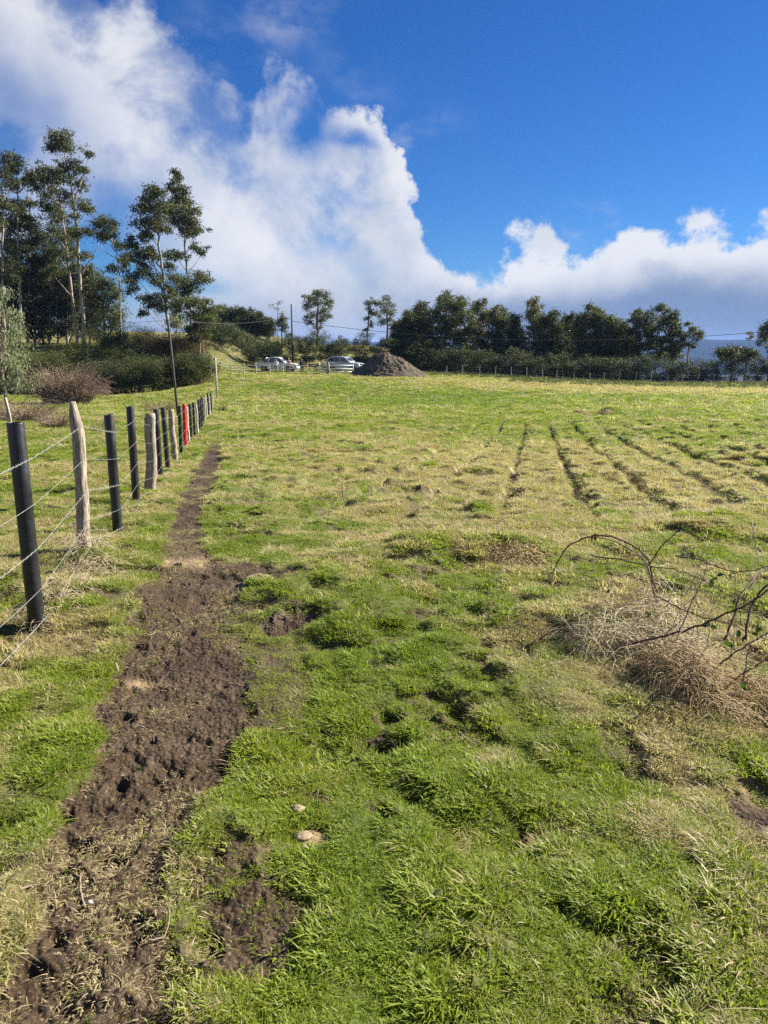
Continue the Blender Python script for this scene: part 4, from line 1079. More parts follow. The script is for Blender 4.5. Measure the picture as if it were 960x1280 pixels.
cable('thin power line between the leaning pole and the dark pole', pB + (0, 0, -.05), pA + (0, 0, -1.2), .6, .012)
cable('thin power line running left from the leaning pole', pB + (0, 0, -.05), np.array([-27., 38, pB[2] - .2]), .25, .008)

# far boundary fence along the right hedge
x0, y0 = at_depth(575, 93); bf = empty('post_and_wire_fence', (x0, y0, Z(x0, y0)), 'far line of thin pale posts in front of the dark hedge', 'fence'); BO = np.array(bf.location); tops = []
for i in range(26):
    px = 560 + i * 19.8 + random.uniform(-1.5, 1.5); x, y = at_depth(px, 93.5); wood_post(x, y, 1.25 * random.uniform(.8, 1.1), .06, mat=OLDPALE, parent=bf, off=BO); tops.append((x, y, Z(x, y)))
for hh in (.45, .75, 1.05):
    mb = MB(); mb.tube(np.array([(a, b - .08, c + hh) for a, b, c in tops]) - BO, .003, 4); mb.build('wire', WIRE, bf)

# timber rail fence by the vehicles
x0, y0 = at_depth(288, 84); rf = empty('rail_fence', (x0, y0, Z(x0, y0)), 'low rail fence of thin pale timber in front of the white pickup', 'fence'); RO = np.array(rf.location); pp = []
for px in (270, 288, 303.5, 319, 336, 353, 370, 384, 396):
    x, y = at_depth(px, 84); wood_post(x, y, 1.15, .075, mat=PALEWOOD, parent=rf, off=RO, jitter=.1); pp.append(np.array([x, y, Z(x, y)]))
for hh in (.38, .68, .98):
    for a, b in zip(pp[:-1], pp[1:]):
        mb = MB(); mb.tube([a - RO + (0, -.08, hh), b - RO + (0, -.08, hh + random.uniform(-.05, .05))], .035, 5); mb.build('rail', PALEWOOD, rf)
x0, y0 = at_depth(405, 84); gz = Z(x0, y0); wf = empty('white_gate', (x0, y0, gz), 'white painted three-board gate left of the earth mound', 'gate')
WHITE = simple_mat('white_paint', (.78, .77, .74), .6, var=.08, scale=10)
mb = MB(); mb.box((-.55, 0, .62), (.12, .1, 1.25)); mb.build('post', WHITE, wf)
mb = MB(); mb.box((3.3, 0, .6), (.12, .1, 1.2)); mb.build('post', WHITE, wf)
for hh in (.28, .62, .98):
    mb = MB(); mb.box((1.35, -.07, hh), (3.8, .035, .16)); mb.build('board', WHITE, wf)
x, y = at_depth(409.7, 83.6); o = wood_post(x, y, 1.35, .14, mat=OLDWOOD, parent=None, off=np.zeros(3)); o.parent = None; o.name = 'gate_post'; tag(o, 'thick brown wooden post in front of the white gate', 'post')


# ------------------------------------------------------------------ vehicles
GLASS = simple_mat('tinted_glass', (.03, .045, .06), .08, var=.05, spec=.8)
TYRE = simple_mat('tyre_rubber', (.02, .02, .02), .85, var=.2)
RIM = simple_mat('alloy_rim', (.5, .5, .52), .3, .8, var=.1)
TRIM = simple_mat('black_trim', (.025, .025, .027), .6)
LAMP = simple_mat('lamp_glass', (.75, .76, .78), .15, spec=.8)
TAIL = simple_mat('tail_lamp_glass', (.45, .02, .02), .2, spec=.8)


def extrude(name, prof, y0, y1, mat, parent, inset=0., bev=.03):
    n = len(prof); zs = [p[1] for p in prof]; zm, zM = min(zs), max(zs); V = []
    for y in (y0, y1):
        for x, z in prof: V.append((x, y * (1 - inset * (z - zm) / (zM - zm + 1e-9)), z))
    F = [list(range(n))[::-1], [n + i for i in range(n)]] + [[i, (i + 1) % n, n + (i + 1) % n, n + i] for i in range(n)]
    me = bpy.data.meshes.new(name); me.from_pydata(V, [], F); me.materials.append(mat); me.update()
    o = bpy.data.objects.new(name, me); link(o); o.parent = parent
    if bev: b = o.modifiers.new('bevel', 'BEVEL'); b.width = bev; b.segments = 2; b.limit_method = 'ANGLE'
    return o


def arc(cx, cz, r, a0, a1, n=9):
    return [(cx + r * math.cos(R(a0 + (a1 - a0) * i / (n - 1))), cz + r * math.sin(R(a0 + (a1 - a0) * i / (n - 1)))) for i in range(n)]


def vehicle(name, label, cat, px, d, rz, paint, pickup=True, group=None):
    x, y = at_depth(px, d); e = empty(name, (x, y, Z(x, y)), label, cat, group, rz)
    W = .9; fw, rw = 1.62, -1.50
    if pickup:
        low = [(-2.6, .55), (-2.6, 1.12), (-1.0, 1.12), (-1.0, 1.10), (1.05, 1.08), (1.6, 1.06), (2.3, .98), (2.52, .88), (2.6, .6), (2.55, .38)] + arc(fw, .42, .43, 0, 180) + [(1.1, .33), (-1.0, .33)] + arc(rw, .42, .43, 0, 180) + [(-2.1, .42), (-2.55, .45)]
        cab = [(-1.02, 1.08), (-1.0, 1.35), (-.82, 1.74), (-.3, 1.80), (.3, 1.76), (.62, 1.62), (1.18, 1.10), (1.18, 1.06), (-1.02, 1.04)]
        wins = [[(-.86, 1.16), (-.80, 1.45), (-.70, 1.66), (-.20, 1.70), (-.20, 1.16)], [(-.12, 1.16), (-.12, 1.70), (.24, 1.67), (.50, 1.56), (.92, 1.16)]]
    else:
        low = [(-2.3, .5), (-2.34, 1.05), (-1.0, 1.08), (.85, 1.06), (1.5, 1.03), (2.1, .95), (2.28, .85), (2.34, .6), (2.3, .38)] + arc(fw - .15, .40, .41, 0, 180) + [(1.0, .33), (-1.0, .33)] + arc(rw + .1, .40, .41, 0, 180) + [(-1.9, .42), (-2.3, .45)]
        cab = [(-2.3, 1.04), (-2.2, 1.35), (-1.95, 1.68), (-1.2, 1.76), (.1, 1.73), (.45, 1.6), (1.05, 1.08), (1.05, 1.04), (-2.3, 1.02)]
        wins = [[(-2.0, 1.16), (-1.82, 1.58), (-1.2, 1.66), (-1.2, 1.14)], [(-1.1, 1.14), (-1.1, 1.66), (-.4, 1.67), (-.4, 1.14)], [(-.3, 1.14), (-.3, 1.66), (.1, 1.64), (.36, 1.52), (.8, 1.14)]]
    body = extrude('body', low, -W, W, paint, e)
    cabin = extrude('cabin', cab, -W * .97, W * .97, paint, e, .18)
    for w in wins:
        for s in (-1, 1):
            zmin, zmax = 1.04, 1.8
            V = [(a, s * (W * .97 * (1 - .18 * (b - zmin) / (zmax - zmin)) + .006), b) for a, b in w]
            me = bpy.data.meshes.new('window'); me.from_pydata(V + [(v[0], v[1] - s * .02, v[2]) for v in V], [], [list(range(len(V)))[::s]] + [[len(V) + i for i in range(len(V))][::-s]]); me.materials.append(GLASS)
            o = bpy.data.objects.new('window', me); link(o); o.parent = e
    # screens front and back follow the cabin slope
    f0, f1 = (cab[6], cab[5]) if pickup else (cab[6], cab[5])
    wy = W * .80
    V = [(f0[0] + .012 - .06, -wy, f0[1] + .04), (f0[0] + .012 - .06, wy, f0[1] + .04), (f1[0] + .03, wy * .93, f1[1] - .02), (f1[0] + .03, -wy * .93, f1[1] - .02)]
    me = bpy.data.meshes.new('windscreen'); me.from_pydata(V, [], [[0, 1, 2, 3]]); me.materials.append(GLASS); o = bpy.data.objects.new('windscreen', me); link(o); o.parent = e
    for wx in ((fw, rw) if pickup else (fw - .15, rw + .1)):
        for s in (-1, 1):
            w = bpy.data.objects.new('wheel', None); link(w); w.parent = e; w.location = (wx, s * .80, .37); w.empty_display_size = .2
            mb = MB(); pr = [(.20, -.1), (.33, -.11), (.37, -.07), (.37, .07), (.33, .11), (.20, .1)]; S = 28
            V = [(rr * math.cos(t), yy, rr * math.sin(t)) for rr, yy in pr for t in np.arange(S) * 2 * math.pi / S]
            mb.add(V, [[i * S + j, i * S + (j + 1) % S, (i + 1) * S + (j + 1) % S, (i + 1) * S + j] for i in range(5) for j in range(S)]); mb.build('tyre', TYRE, w, True)
            mb = MB(); yy = s * .07
            for k in range(6):
                a = k * math.pi / 3; mb.tube([(0, yy, 0), (.2 * math.cos(a), yy, .2 * math.sin(a))], .03, 5)
            mb.tube([(.21 * math.cos(t), yy * .9, .21 * math.sin(t)) for t in np.linspace(0, 2 * math.pi, 25)], .018, 5)
            mb.tube([(0, yy - s * .05, 0), (0, yy - s * .04, 0)], [.2, .2], 20); mb.build('rim', RIM, w, True)
    fx = 2.58 if pickup else 2.30
    for s in (-1, 1):
        mb = MB(); mb.box((fx - .07, s * .68, .82), (.14, .30, .16)); mb.build('headlight', LAMP, e)
        mb = MB(); mb.box((-fx - .012, s * .80, .88), (.06, .14, .34)); mb.build('tail_light', TAIL, e)
        mb = MB(); mb.box((.86, s * 1.02, 1.18), (.12, .2, .16)); mb.build('mirror', TRIM, e)
        for hx in (-.55, .35): mb = MB(); mb.box((hx, s * .915, .98), (.16, .03, .035)); mb.build('door_handle', TRIM, e)
    mb = MB(); mb.box((fx + .03, 0, .50), (.12, 1.7, .22)); mb.build('bumper', paint, e)
    mb = MB(); mb.box((-fx - .05, 0, .50), (.12, 1.7, .18)); mb.build('bumper', TRIM, e)
    mb = MB(); mb.box((fx + .01, 0, .80), (.05, .9, .2)); mb.build('grille', TRIM, e)
    if pickup:
        mb = MB(); mb.tube([(-1.25, -.72, 1.10), (-1.2, -.68, 1.70), (-1.2, .68, 1.70), (-1.25, .72, 1.10)], .035, 8); mb.tube([(-1.2, -.68, 1.7), (-1.75, -.74, 1.12)], .03, 6); mb.tube([(-1.2, .68, 1.7), (-1.75, .74, 1.12)], .03, 6); mb.build('roll_bar', RIM, e, True)
        mb = MB(); mb.box((-1.8, 0, 1.126), (1.5, 1.55, .008)); mb.build('bed_cover', TRIM, e)
    else:
        for s in (-1, 1): mb = MB(); mb.tube([(-1.9, s * .62, 1.76), (0, s * .62, 1.79)], .02, 6); mb.build('roof_rail', RIM, e)
    return e


VWHITE = simple_mat('white_car_paint', (.74, .76, .78), .25, var=.03, spec=.6)
VSILV = simple_mat('silver_car_paint', (.42, .47, .55), .25, .2, var=.03, spec=.6)
vehicle('pickup_truck', 'white double-cab pickup truck parked side-on behind the rail fence', 'pickup truck', 346, 91, R(-4), VWHITE)
vehicle('parked_car', 'silver-blue estate car parked behind the white gate, partly hidden by the earth mound', 'car', 431, 94, R(-22), VSILV, False)


# ------------------------------------------------------------------ earth mound
def mound():
    px, d = 481, 82; x0, y0 = at_depth(px, d); z0 = float(macro(x0, y0)); nr, na = 60, 160; V = []
    rr = np.linspace(0, 1, nr)[:, None]; a = np.linspace(0, 2 * math.pi, na, endpoint=False)[None]
    sx = np.where(np.cos(a) > 0, 6.0, 4.8); X = rr * np.cos(a) * sx; Y = rr * np.sin(a) * 3.6
    prof = (.5 + .5 * np.cos(math.pi * rr ** 1.05)) * 2.5
    N = (fbm(X * .9 + 40, Y * .9 + 40, 4, 111) - .5); N2 = (fbm(X * 4 + 9, Y * 4 + 9, 4, 113, .65) - .5)
    Zz = prof * (1 + .28 * N) + N2 * .42 * np.clip((1 - rr) * 6, 0, 1) * np.clip(rr * 8, .3, 1) + np.where(rr > .97, -.3, 0)
    Xw = X + x0; Yw = Y + y0; Zz = Zz + macro(Xw, Yw) - z0 - .04
    V = np.stack([X.ravel(), Y.ravel(), Zz.ravel()], -1)
    i = np.arange(nr - 1)[:, None] * na; j = np.arange(na)[None]; k = (j + 1) % na
    F = np.stack([i + j, i + na + j, i + na + k, i + k], -1).reshape(-1, 4)
    mb = MB(); mb.add(V, F)
    for q in range(700):    # clods and stones
        rq = random.random() ** .7 * 1.08; t = random.random() * 6.283; sxx = 5.3 if math.cos(t) > 0 else 3.9
        X1, Y1 = rq * math.cos(t) * sxx, rq * math.sin(t) * 3.6; ii = min(nr - 1, int(rq * (nr - 1))); jj = int(t / 6.283 * na) % na
        z1 = Zz[ii, jj] if rq < .97 else float(macro(X1 + x0, Y1 + y0)) - z0
        s = random.uniform(.03, .09); ph = np.array([(1, 1, 1), (1, -1, -1), (-1, 1, -1), (-1, -1, 1), (1.2, 0, 0), (-1.2, 0, 0), (0, 1.2, 0), (0, -1.2, 0), (0, 0, 1.1), (0, 0, -1.1)]) * s * rng.uniform(.6, 1.1, (10, 1)) + (X1, Y1, z1 + s * .2)
        mb.add(ph, None, [[8, 4, 0], [8, 0, 6], [8, 6, 5], [8, 5, 3], [8, 3, 7], [8, 7, 4], [4, 6, 0], [6, 4, 2], [6, 2, 5], [5, 7, 3], [7, 1, 4], [4, 1, 2], [5, 2, 7], [7, 2, 1]])
    m, T, b = mat_new('mound_soil'); geo = T.node('ShaderNodeNewGeometry'); p = geo.outputs['Position']
    n1 = T.noise(p, 1.3, 7, .7); n2 = T.noise(p, 9, 6, .7)
    c = T.mix(T.lin(n1.outputs[0], .35, .65), (.050, .041, .030), (.16, .13, .095)); c = T.mix(T.m('MULTIPLY', T.lin(n2.outputs[0], .5, .7), .7), c, (.19, .165, .115))
    c = T.mix(T.m('MULTIPLY', T.lin(n1.outputs[0], .58, .68), .7), c, (.06, .075, .02))
    T.l.new(c, b.inputs['Base Color']); b.inputs['Roughness'].default_value = 1; b.inputs['Specular IOR Level'].default_value = .1
    o = mb.build('earth_mound', m, None, True, loc=(x0, y0, z0)); tag(o, 'big heap of brown earth and clods beside the white gate', 'mound')
mound()


# ------------------------------------------------------------------ people
SKIN = simple_mat('skin', (.50, .32, .23), .6, var=.05)
def cloth(n, c): return simple_mat(n, c, .9, var=.12, scale=20)


def skinned(name, verts, edges, radii, mat, parent, root=0, sub=2):
    me = bpy.data.meshes.new(name); me.from_pydata(verts, edges, []); me.materials.append(mat)
    o = bpy.data.objects.new(name, me); link(o); o.parent = parent
    sk = o.modifiers.new('skin', 'SKIN'); sk.use_smooth_shade = True
    if not me.skin_vertices: me.attributes.get('x')
    layer = me.skin_vertices[0] if me.skin_vertices else None
    if layer:
        for i, r in enumerate(radii): layer.data[i].radius = (r if isinstance(r, tuple) else (r, r)); layer.data[i].use_root = (i == root)
    s = o.modifiers.new('subsurf', 'SUBSURF'); s.levels = sub; s.render_levels = sub
    return o


def person(label, px, d, rz, h, top, bottoms, hairc, arms=0, stride=.1):
    x, y = at_depth(px, d); e = empty('person', (x, y, Z(x, y)), label, 'person', None, rz); e.scale = (h / 1.75,) * 3
    hip = .92; sh = 1.43
    A = [(-.19, -.02, sh - .02), (.19, 0, sh - .02)]
    el = [(-.29, -.02, 1.14), (.29, .02, 1.14)]; wr = [(-.27, .10, .92), (.27, .12, .92)]
    if arms == 1: el[0] = (-.27, .10, 1.17); wr[0] = (-.10, .30, 1.22)
    if arms == 2: el = [(-.27, .12, 1.16), (.27, .12, 1.16)]; wr = [(-.05, .28, 1.14), (.05, .27, 1.10)]
    kn = [(-.11, stride * .6 + .03, .49), (.11, -stride * .3 + .03, .49)]; an = [(-.12, stride, .09), (.12, -stride, .09)]; toe = [(-.14, stride + .16, .035), (.14, -stride + .16, .035)]
    V = [(0, 0, hip), (0, .01, 1.12), (0, 0, 1.34), (0, 0, 1.47), (0, .01, 1.53), (0, .02, 1.66), (0, .015, 1.74)] + [A[0], el[0], wr[0], A[1], el[1], wr[1]] + [(-.10, 0, .86), kn[0], an[0], toe[0], (.10, 0, .86), kn[1], an[1], toe[1]]
    E = [(0, 1), (1, 2), (2, 3), (3, 4), (4, 5), (5, 6), (2, 7), (7, 8), (8, 9), (2, 10), (10, 11), (11, 12), (0, 13), (13, 14), (14, 15), (15, 16), (0, 17), (17, 18), (18, 19), (19, 20)]
    Rr = [(.13, .10), (.12, .09), (.14, .10), .06, .055, (.082, .098), (.06, .07)] + [.055, .042, .028] * 2 + [.082, .055, .038, .035] * 2
    # hands: palm and five fingers grown from each wrist
    n0 = len(V)
    for wi, w in ((9, wr[0]), (12, wr[1])):
        w = np.array(w); dirv = w - np.array(el[0 if wi == 9 else 1]); dirv /= np.linalg.norm(dirv); side = np.array([0, 1., 0]) if abs(dirv[1]) < .7 else np.array([1., 0, 0])
        side = side - dirv * side.dot(dirv); side /= np.linalg.norm(side); c = len(V); V.append(tuple(w + dirv * .07)); E.append((wi, c)); Rr.append((.022, .030))
        for f in range(5):
            o = (f - 1.5) * .019; base = w + dirv * (.085 if f < 4 else .03) + side * (o if f < 4 else -.045); L = (.05, .065, .07, .06, .045)[f] if f < 4 else .045
            i = len(V); V.append(tuple(base)); V.append(tuple(base + dirv * L + np.cross(dirv, side) * .015)); E += [(c, i), (i, i + 1)]; Rr += [.010, .008]
    skinned('body', V, E, Rr, SKIN, e)
    skinned('shirt', [(0, 0, hip - .02), (0, .01, 1.12), (0, 0, 1.34), (0, 0, 1.46)] + [A[0], el[0], tuple(np.array(wr[0]) * .9 + np.array(el[0]) * .1)] + [A[1], el[1], tuple(np.array(wr[1]) * .9 + np.array(el[1]) * .1)],
            [(0, 1), (1, 2), (2, 3), (2, 4), (4, 5), (5, 6), (2, 7), (7, 8), (8, 9)], [(.165, .125), (.155, .12), (.17, .125), .075, .078, .062, .048, .078, .062, .048], cloth('shirt_cloth', top), e)
    skinned('trousers', [(0, 0, hip), (-.10, 0, .84), kn[0], (an[0][0], an[0][1], .12), (.10, 0, .84), kn[1], (an[1][0], an[1][1], .12)], [(0, 1), (1, 2), (2, 3), (0, 4), (4, 5), (5, 6)], [(.15, .12), .10, .073, .06, .10, .073, .06], cloth('trouser_cloth', bottoms), e)
    skinned('hair', [(0, -.03, 1.64), (0, -.012, 1.72), (0, .02, 1.765)], [(0, 1), (1, 2)], [(.085, .085), (.09, .09), (.06, .06)], cloth('hair_colour', hairc), e)
    SH = cloth('shoe_leather', (.03, .028, .027))
    for a, t in zip(an, toe): skinned('shoe', [(a[0], a[1] - .04, .05), (a[0], a[1] + .03, .055), t], [(0, 1), (1, 2)], [.05, .052, .042], SH, e)
    EYE = cloth('dark_eye', (.02, .015, .012))
    mb = MB()
    for s in (-1, 1): mb.tube([(s * .032, .108, 1.655), (s * .032, .116, 1.655)], .009, 6)
    mb.build('eyes', EYE, e)
    mb = MB(); mb.tube([(0, .108, 1.66), (0, .132, 1.625), (0, .112, 1.615)], [.008, .014, .010], 6); mb.build('nose', SKIN, e, True)
    return e


person('person in white top and blue jeans by the rail fence, leftmost of three', 344.8, 86, R(160), 1.68, (.75, .73, .68), (.12, .20, .34), (.10, .06, .035), 1, .12)
person('person in pinkish-grey top at the rail fence, middle one of three', 360.3, 86, R(190), 1.76, (.50, .36, .33), (.20, .16, .13), (.05, .03, .02), 2, .06)
person('person in dark clothes at the front of the white pickup, rightmost of three', 376.8, 86, R(205), 1.72, (.03, .04, .07), (.035, .05, .09), (.03, .02, .015), 0, .1)


# ------------------------------------------------------------------ foreground bramble and dead grass
CANE = simple_mat('bramble_cane', (.10, .045, .04), .6, var=.4, scale=30)
CANE_P = simple_mat('pale_cane', (.24, .19, .13), .8, var=.3, scale=30)
BLEAF = leaf_mat('bramble_leaves', (.030, .055, .014), (.085, .13, .03), .3, .6, .25, 8)


def q3(px, py, t):
    r = ray(px, py); return np.array([r[0] * t, r[1] * t, CAM_H + r[2] * t])


def smooth_path(pts, n):
    pts = np.array(pts); t = np.linspace(0, len(pts) - 1, n); q = np.stack([np.interp(t, range(len(pts)), pts[:, k]) for k in range(3)], -1)
    for _ in range(max(2, n // (len(pts) * 2))): q[1:-1] = .25 * q[:-2] + .5 * q[1:-1] + .25 * q[2:]
    return q


bo = q3(880, 850, 3.6); bz = Z(bo[0], bo[1]); br = empty('bramble', (bo[0], bo[1], bz), 'arching thorny bramble canes with a few leaves growing over the dead grass heap', 'bramble'); BRO = np.array(br.location)
canes = [([(818, 745, 4.3), (812, 700, 4.35), (795, 683, 4.35), (765, 670, 4.4), (735, 670, 4.45), (710, 682, 4.5), (698, 700, 4.55), (688, 725, 4.6)], .0065),
         ([(822, 742, 4.2), (805, 698, 4.2), (782, 682, 4.2), (755, 672, 4.2), (728, 672, 4.2)], .0045),
         ([(812, 705, 4.3), (825, 685, 4.3), (842, 668, 4.3), (862, 655, 4.3)], .004),
         ([(738, 695, 4.4), (775, 699, 4.3), (812, 708, 4.2), (850, 713, 4.1), (885, 728, 4.0), (925, 752, 3.8), (950, 775, 3.7)], .004),
         ([(753, 822, 3.85), (780, 808, 3.8), (820, 797, 3.7), (860, 788, 3.65), (900, 770, 3.6), (930, 758, 3.55), (955, 742, 3.5), (985, 715, 3.4)], .0065),
         ([(640, 820, 4.0), (670, 800, 4.05), (700, 783, 4.1), (730, 768, 4.1), (748, 755, 4.15)], .006),
         ([(700, 783, 4.1), (722, 778, 4.1), (745, 774, 4.1)], .0035),
         ([(905, 800, 3.5), (918, 770, 3.55), (925, 745, 3.6), (945, 720, 3.7), (975, 700, 3.8)], .006),
         ([(932, 800, 3.4), (935, 770, 3.45), (945, 745, 3.5), (965, 725, 3.5), (990, 712, 3.5)], .0065),
         ([(845, 695, 4.2), (870, 698, 4.1), (895, 708, 4.0), (918, 716, 3.9), (945, 712, 3.8), (985, 700, 3.7)], .004),
         ([(820, 745, 4.0), (850, 760, 3.9), (880, 772, 3.8), (915, 780, 3.7), (960, 800, 3.6)], .004), ([(860, 735, 4.0), (875, 760, 3.9), (900, 800, 3.6)], .003),
         ([(845, 800, 3.8), (862, 760, 3.85), (878, 725, 3.9), (885, 700, 3.95)], .0035), ([(900, 830, 3.4), (930, 808, 3.4), (962, 790, 3.4), (985, 780, 3.4)], .004),
         ([(925, 870, 3.3), (932, 835, 3.35), (938, 800, 3.4)], .004), ([(905, 860, 3.4), (925, 845, 3.35), (965, 818, 3.3)], .004), ([(940, 650, 4.4), (948, 700, 4.2), (950, 760, 4.0)], .003),
         ([(690, 700, 4.4), (690, 740, 4.4), (686, 790, 4.35)], .002), ([(740, 690, 4.4), (742, 720, 4.4), (746, 760, 4.3)], .002), ([(860, 770, 3.9), (835, 790, 3.8), (800, 830, 3.6)], .003)]
for i in range(26):
    ax, ay, at_ = random.uniform(820, 960), random.uniform(740, 880), random.uniform(3.4, 4.1); k = random.uniform(-1, 1)
    canes.append(([(ax, ay, at_), (ax + 18 * k, ay - random.uniform(15, 40), at_ + .05), (ax + 40 * k, ay - random.uniform(30, 85), at_ + random.uniform(-.1, .25))], random.uniform(.0014, .0028)))
for cpts, r in canes:
    q = smooth_path([q3(*c) for c in cpts], len(cpts) * 5); q += rng.normal(0, .0025, q.shape); mb = MB(); mb.tube(q - BRO, np.linspace(r, r * .55, len(q)), 6)
    for k in range(1, len(q) - 1):
        for s in range(2):
            dv = rng.normal(size=3); dv /= np.linalg.norm(dv); mb.tube([q[k] - BRO, q[k] - BRO + dv * (r + .008)], [r * .5, .0004], 3, cap=False)
    mb.build('cane', CANE if r > .0034 else CANE_P, br, True)


def leaflet(c, size, out):
    c = np.array(c); d = rng.normal(size=3); d[2] -= .4; d /= np.linalg.norm(d); e = np.cross(d, rng.normal(size=3)); e /= np.linalg.norm(e); nrm = np.cross(d, e); V = []; n = 7
    for i in range(n):
        t = i / (n - 1); w = size * .36 * math.sin(math.pi * t ** .8) ** .8 * (1 if i % 2 else .88); p = c + d * size * t - nrm * size * .18 * t * t
        V += [p - e * w + nrm * w * .25, p, p + e * w + nrm * w * .25]
    F = []
    for i in range(n - 1): F += [[3 * i, 3 * i + 1, 3 * i + 4, 3 * i + 3], [3 * i + 1, 3 * i + 2, 3 * i + 5, 3 * i + 4]]
    out.add(V, F)


for lx, ly, t, k, s in [(742, 668, 4.42, 4, .055), (741, 698, 4.4, 2, .04), (860, 658, 4.3, 5, .055), (850, 663, 4.3, 2, .04), (850, 693, 4.2, 4, .05), (818, 770, 3.9, 4, .07), (806, 768, 3.9, 2, .06), (888, 780, 3.7, 4, .06), (893, 722, 3.95, 5, .05), (912, 722, 3.9, 4, .05), (925, 800, 3.4, 6, .065),
                        (918, 806, 3.45, 4, .06), (880, 845, 3.5, 5, .07), (893, 870, 3.35, 6, .07), (905, 880, 3.3, 6, .06), (890, 735, 4, 3, .05), (706, 785, 4.1, 5, .07), (718, 775, 4.1, 3, .06), (672, 807, 4.05, 3, .05), (945, 790, 3.5, 4, .05), (930, 860, 3.3, 5, .06), (760, 735, 4.2, 2, .04), (915, 755, 3.7, 4, .05)]:
    mb = MB()
    for _ in range(k): leaflet(q3(lx + random.uniform(-5, 5), ly + random.uniform(-5, 5), t) - BRO, s * random.uniform(.4, .85), mb)
    mb.build('leaf_spray', BLEAF, br, True)

STRAWM = simple_mat('dead_grass', (.46, .385, .25), .8, var=.45, scale=25)
STRAWD = simple_mat('brown_dead_grass', (.36, .27, .14), .85, var=.45, scale=25)


def straw_heap(label, pts, n, mat, lmin, lmax, hang=(0, 0, 0), r=.0016, seed=1, name='dead_grass_heap'):
    """pts = (px, py, radius, height) on the ground, straws arch over and hang down"""
    c0 = unproj(pts[0][0], pts[0][1]); o0 = np.array([c0[0], c0[1], Z(*c0)]); mb = MB(); W = [unproj(a, b) for a, b, _, _ in pts]; ZB = [Z(*w) for w in W]; wt = np.array([p[2] ** 2 * p[3] for p in pts]); wt = wt / wt.sum()
    for i in range(n):
        k = rng.choice(len(pts), p=wt); rad, hh = pts[k][2], pts[k][3]; a = random.random() * 6.283; s = math.sqrt(random.random()) * rad
        z = hh * (1 - (s / rad) ** 2) * random.uniform(.3, 1.05); p = np.array([W[k][0] + math.cos(a) * s, W[k][1] + math.sin(a) * s * .8, ZB[k] + z])
        L = random.uniform(lmin, lmax); dv = rng.normal(size=3) * (1, 1, .55) + np.array([math.cos(a) * .5, math.sin(a) * .5, .1]) + np.array(hang); dv /= np.linalg.norm(dv)
        t = np.linspace(0, 1, 5)[:, None]; q = p + dv * L * t + np.array([0, 0, -1]) * L * .45 * t * t + rng.normal(0, .006, (5, 3)).cumsum(0)
        mb.tube(q - o0, [r, r, r * .9, r * .7, r * .3], 3, cap=False)
    o = mb.build(name, mat, None, loc=tuple(o0)); tag(o, label, 'dead grass'); return o


straw_heap('pale tangled heap of dead grass under the arching bramble', [(755, 815, .20, .17), (805, 825, .18, .15), (722, 800, .14, .08), (815, 772, .09, .42), (850, 812, .18, .14), (785, 785, .14, .16), (835, 790, .10, .24)], 1250, STRAWM, .06, .42, r=.0019)
straw_heap('brown trailing tail of dead grass at the lower right end of the pale heap', [(850, 860, .18, .15), (870, 880, .16, .16), (890, 900, .13, .1), (835, 850, .16, .15)], 1100, STRAWD, .08, .24, (.25, -.5, -.1))
straw_heap('brown dead grass tuft between the mud hole and the right picture edge', [(950, 880, .22, .12), (955, 910, .15, .08)], 700, STRAWD, .06, .18)
straw_heap('long pale dry grass tuft around the foot of the pointed wooden post', [(108, 700, .16, .16), (122, 712, .2, .12), (95, 712, .16, .10)], 380, STRAWM, .10, .22, name='dry_grass_tuft')
straw_heap('pale dry grass tuft around the foot of the first black post', [(45, 775, .14, .12), (72, 762, .2, .09), (90, 745, .2, .09)], 320, STRAWM, .08, .18, name='dry_grass_tuft')

straw_heap('left one of two small dark brown tussocks far out in the field', [(726, 519, .42, .30)], 260, STRAWD, .15, .38, r=.010, name='dead_tussock')
straw_heap('right one of two small dark brown tussocks far out in the field', [(756, 518, .55, .34)], 340, STRAWD, .15, .40, r=.010, name='dead_tussock')
straw_heap('dark grassy tussock above the left end of the bramble', [(645, 700, .28, .14)], 420, STRAWD, .06, .16, r=.003, name='grass_tussock')

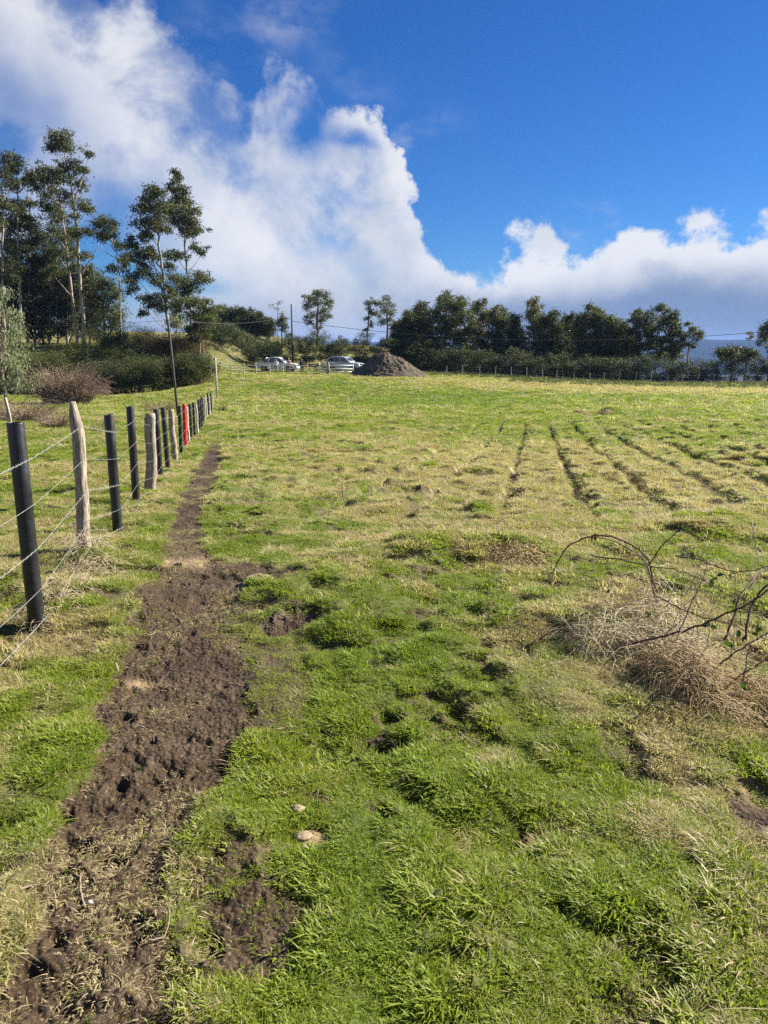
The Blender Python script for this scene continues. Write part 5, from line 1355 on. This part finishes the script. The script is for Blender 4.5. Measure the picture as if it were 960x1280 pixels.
# small things on the track
def lump(name, label, cat, px, py, r, mat, flat=.5):
    x, y = unproj(px, py); V = []; n, m_ = 10, 16; mb = MB()
    for i in range(n + 1):
        for j in range(m_):
            a = math.pi * i / n; b = 2 * math.pi * j / m_; k = r * (1 + .3 * (float(vnoise(np.array([i * .8 + px]), np.array([j % m_ * .7]))[0]) - .5)); V.append((k * math.sin(a) * math.cos(b) * 1.25, k * math.sin(a) * math.sin(b), k * flat * math.cos(a)))
    F = [[i * m_ + j, i * m_ + (j + 1) % m_, (i + 1) * m_ + (j + 1) % m_, (i + 1) * m_ + j] for i in range(n) for j in range(m_)]
    mb.add(V, F); o = mb.build(name, mat, None, True, loc=(x, y, Z(x, y) + r * flat * .4)); tag(o, label, cat)
CLAY = simple_mat('dry_clay', (.27, .21, .13), .95, var=.3, scale=30, bump=.6)
lump('clay_lump', 'rounded tan lump of dry clay on the right shoulder of the track', 'clod', 325, 728, .085, CLAY, .45)
lump('clay_lump', 'crumbled tan clod between the mud track and the lush grass in front', 'clod', 378, 1040, .026, CLAY, .4)
lump('clay_lump', 'smaller tan clod just behind the crumbled one', 'clod', 372, 1012, .02, CLAY, .6)
PEB = simple_mat('pale_pebble', (.55, .50, .42), .8, var=.1)
lump('pebble', 'small white pebble in the mud near the left twig', 'stone', 112, 1124, .007, PEB, .8)
lump('pebble', 'tiny white pebble above the bent twig on the track', 'stone', 109, 1098, .006, PEB, .8)
def twig(label, pts, r):
    W = []
    for a, b in pts: x, y = unproj(a, b); W.append((x, y, Z(x, y) + .012))
    q = smooth_path(W, len(W) * 5); o0 = np.array(W[0]); mb = MB(); mb.tube(q - o0 + rng.normal(0, .001, q.shape), np.linspace(r, r * .5, len(q)), 6); o = mb.build('twig', CANE_P, None, True, loc=tuple(o0)); tag(o, label, 'twig')
twig('bent pale twig lying across the mud track', [(105, 1130), (100, 1108), (100, 1090), (120, 1085), (145, 1086), (168, 1084)], .0035)
twig('short dark twig lying at the left edge of the mud', [(25, 1118), (38, 1110), (50, 1106)], .004)
twig('curved straw-coloured twig at the right edge of the mud', [(186, 1180), (205, 1170), (212, 1155), (211, 1130)], .0025)
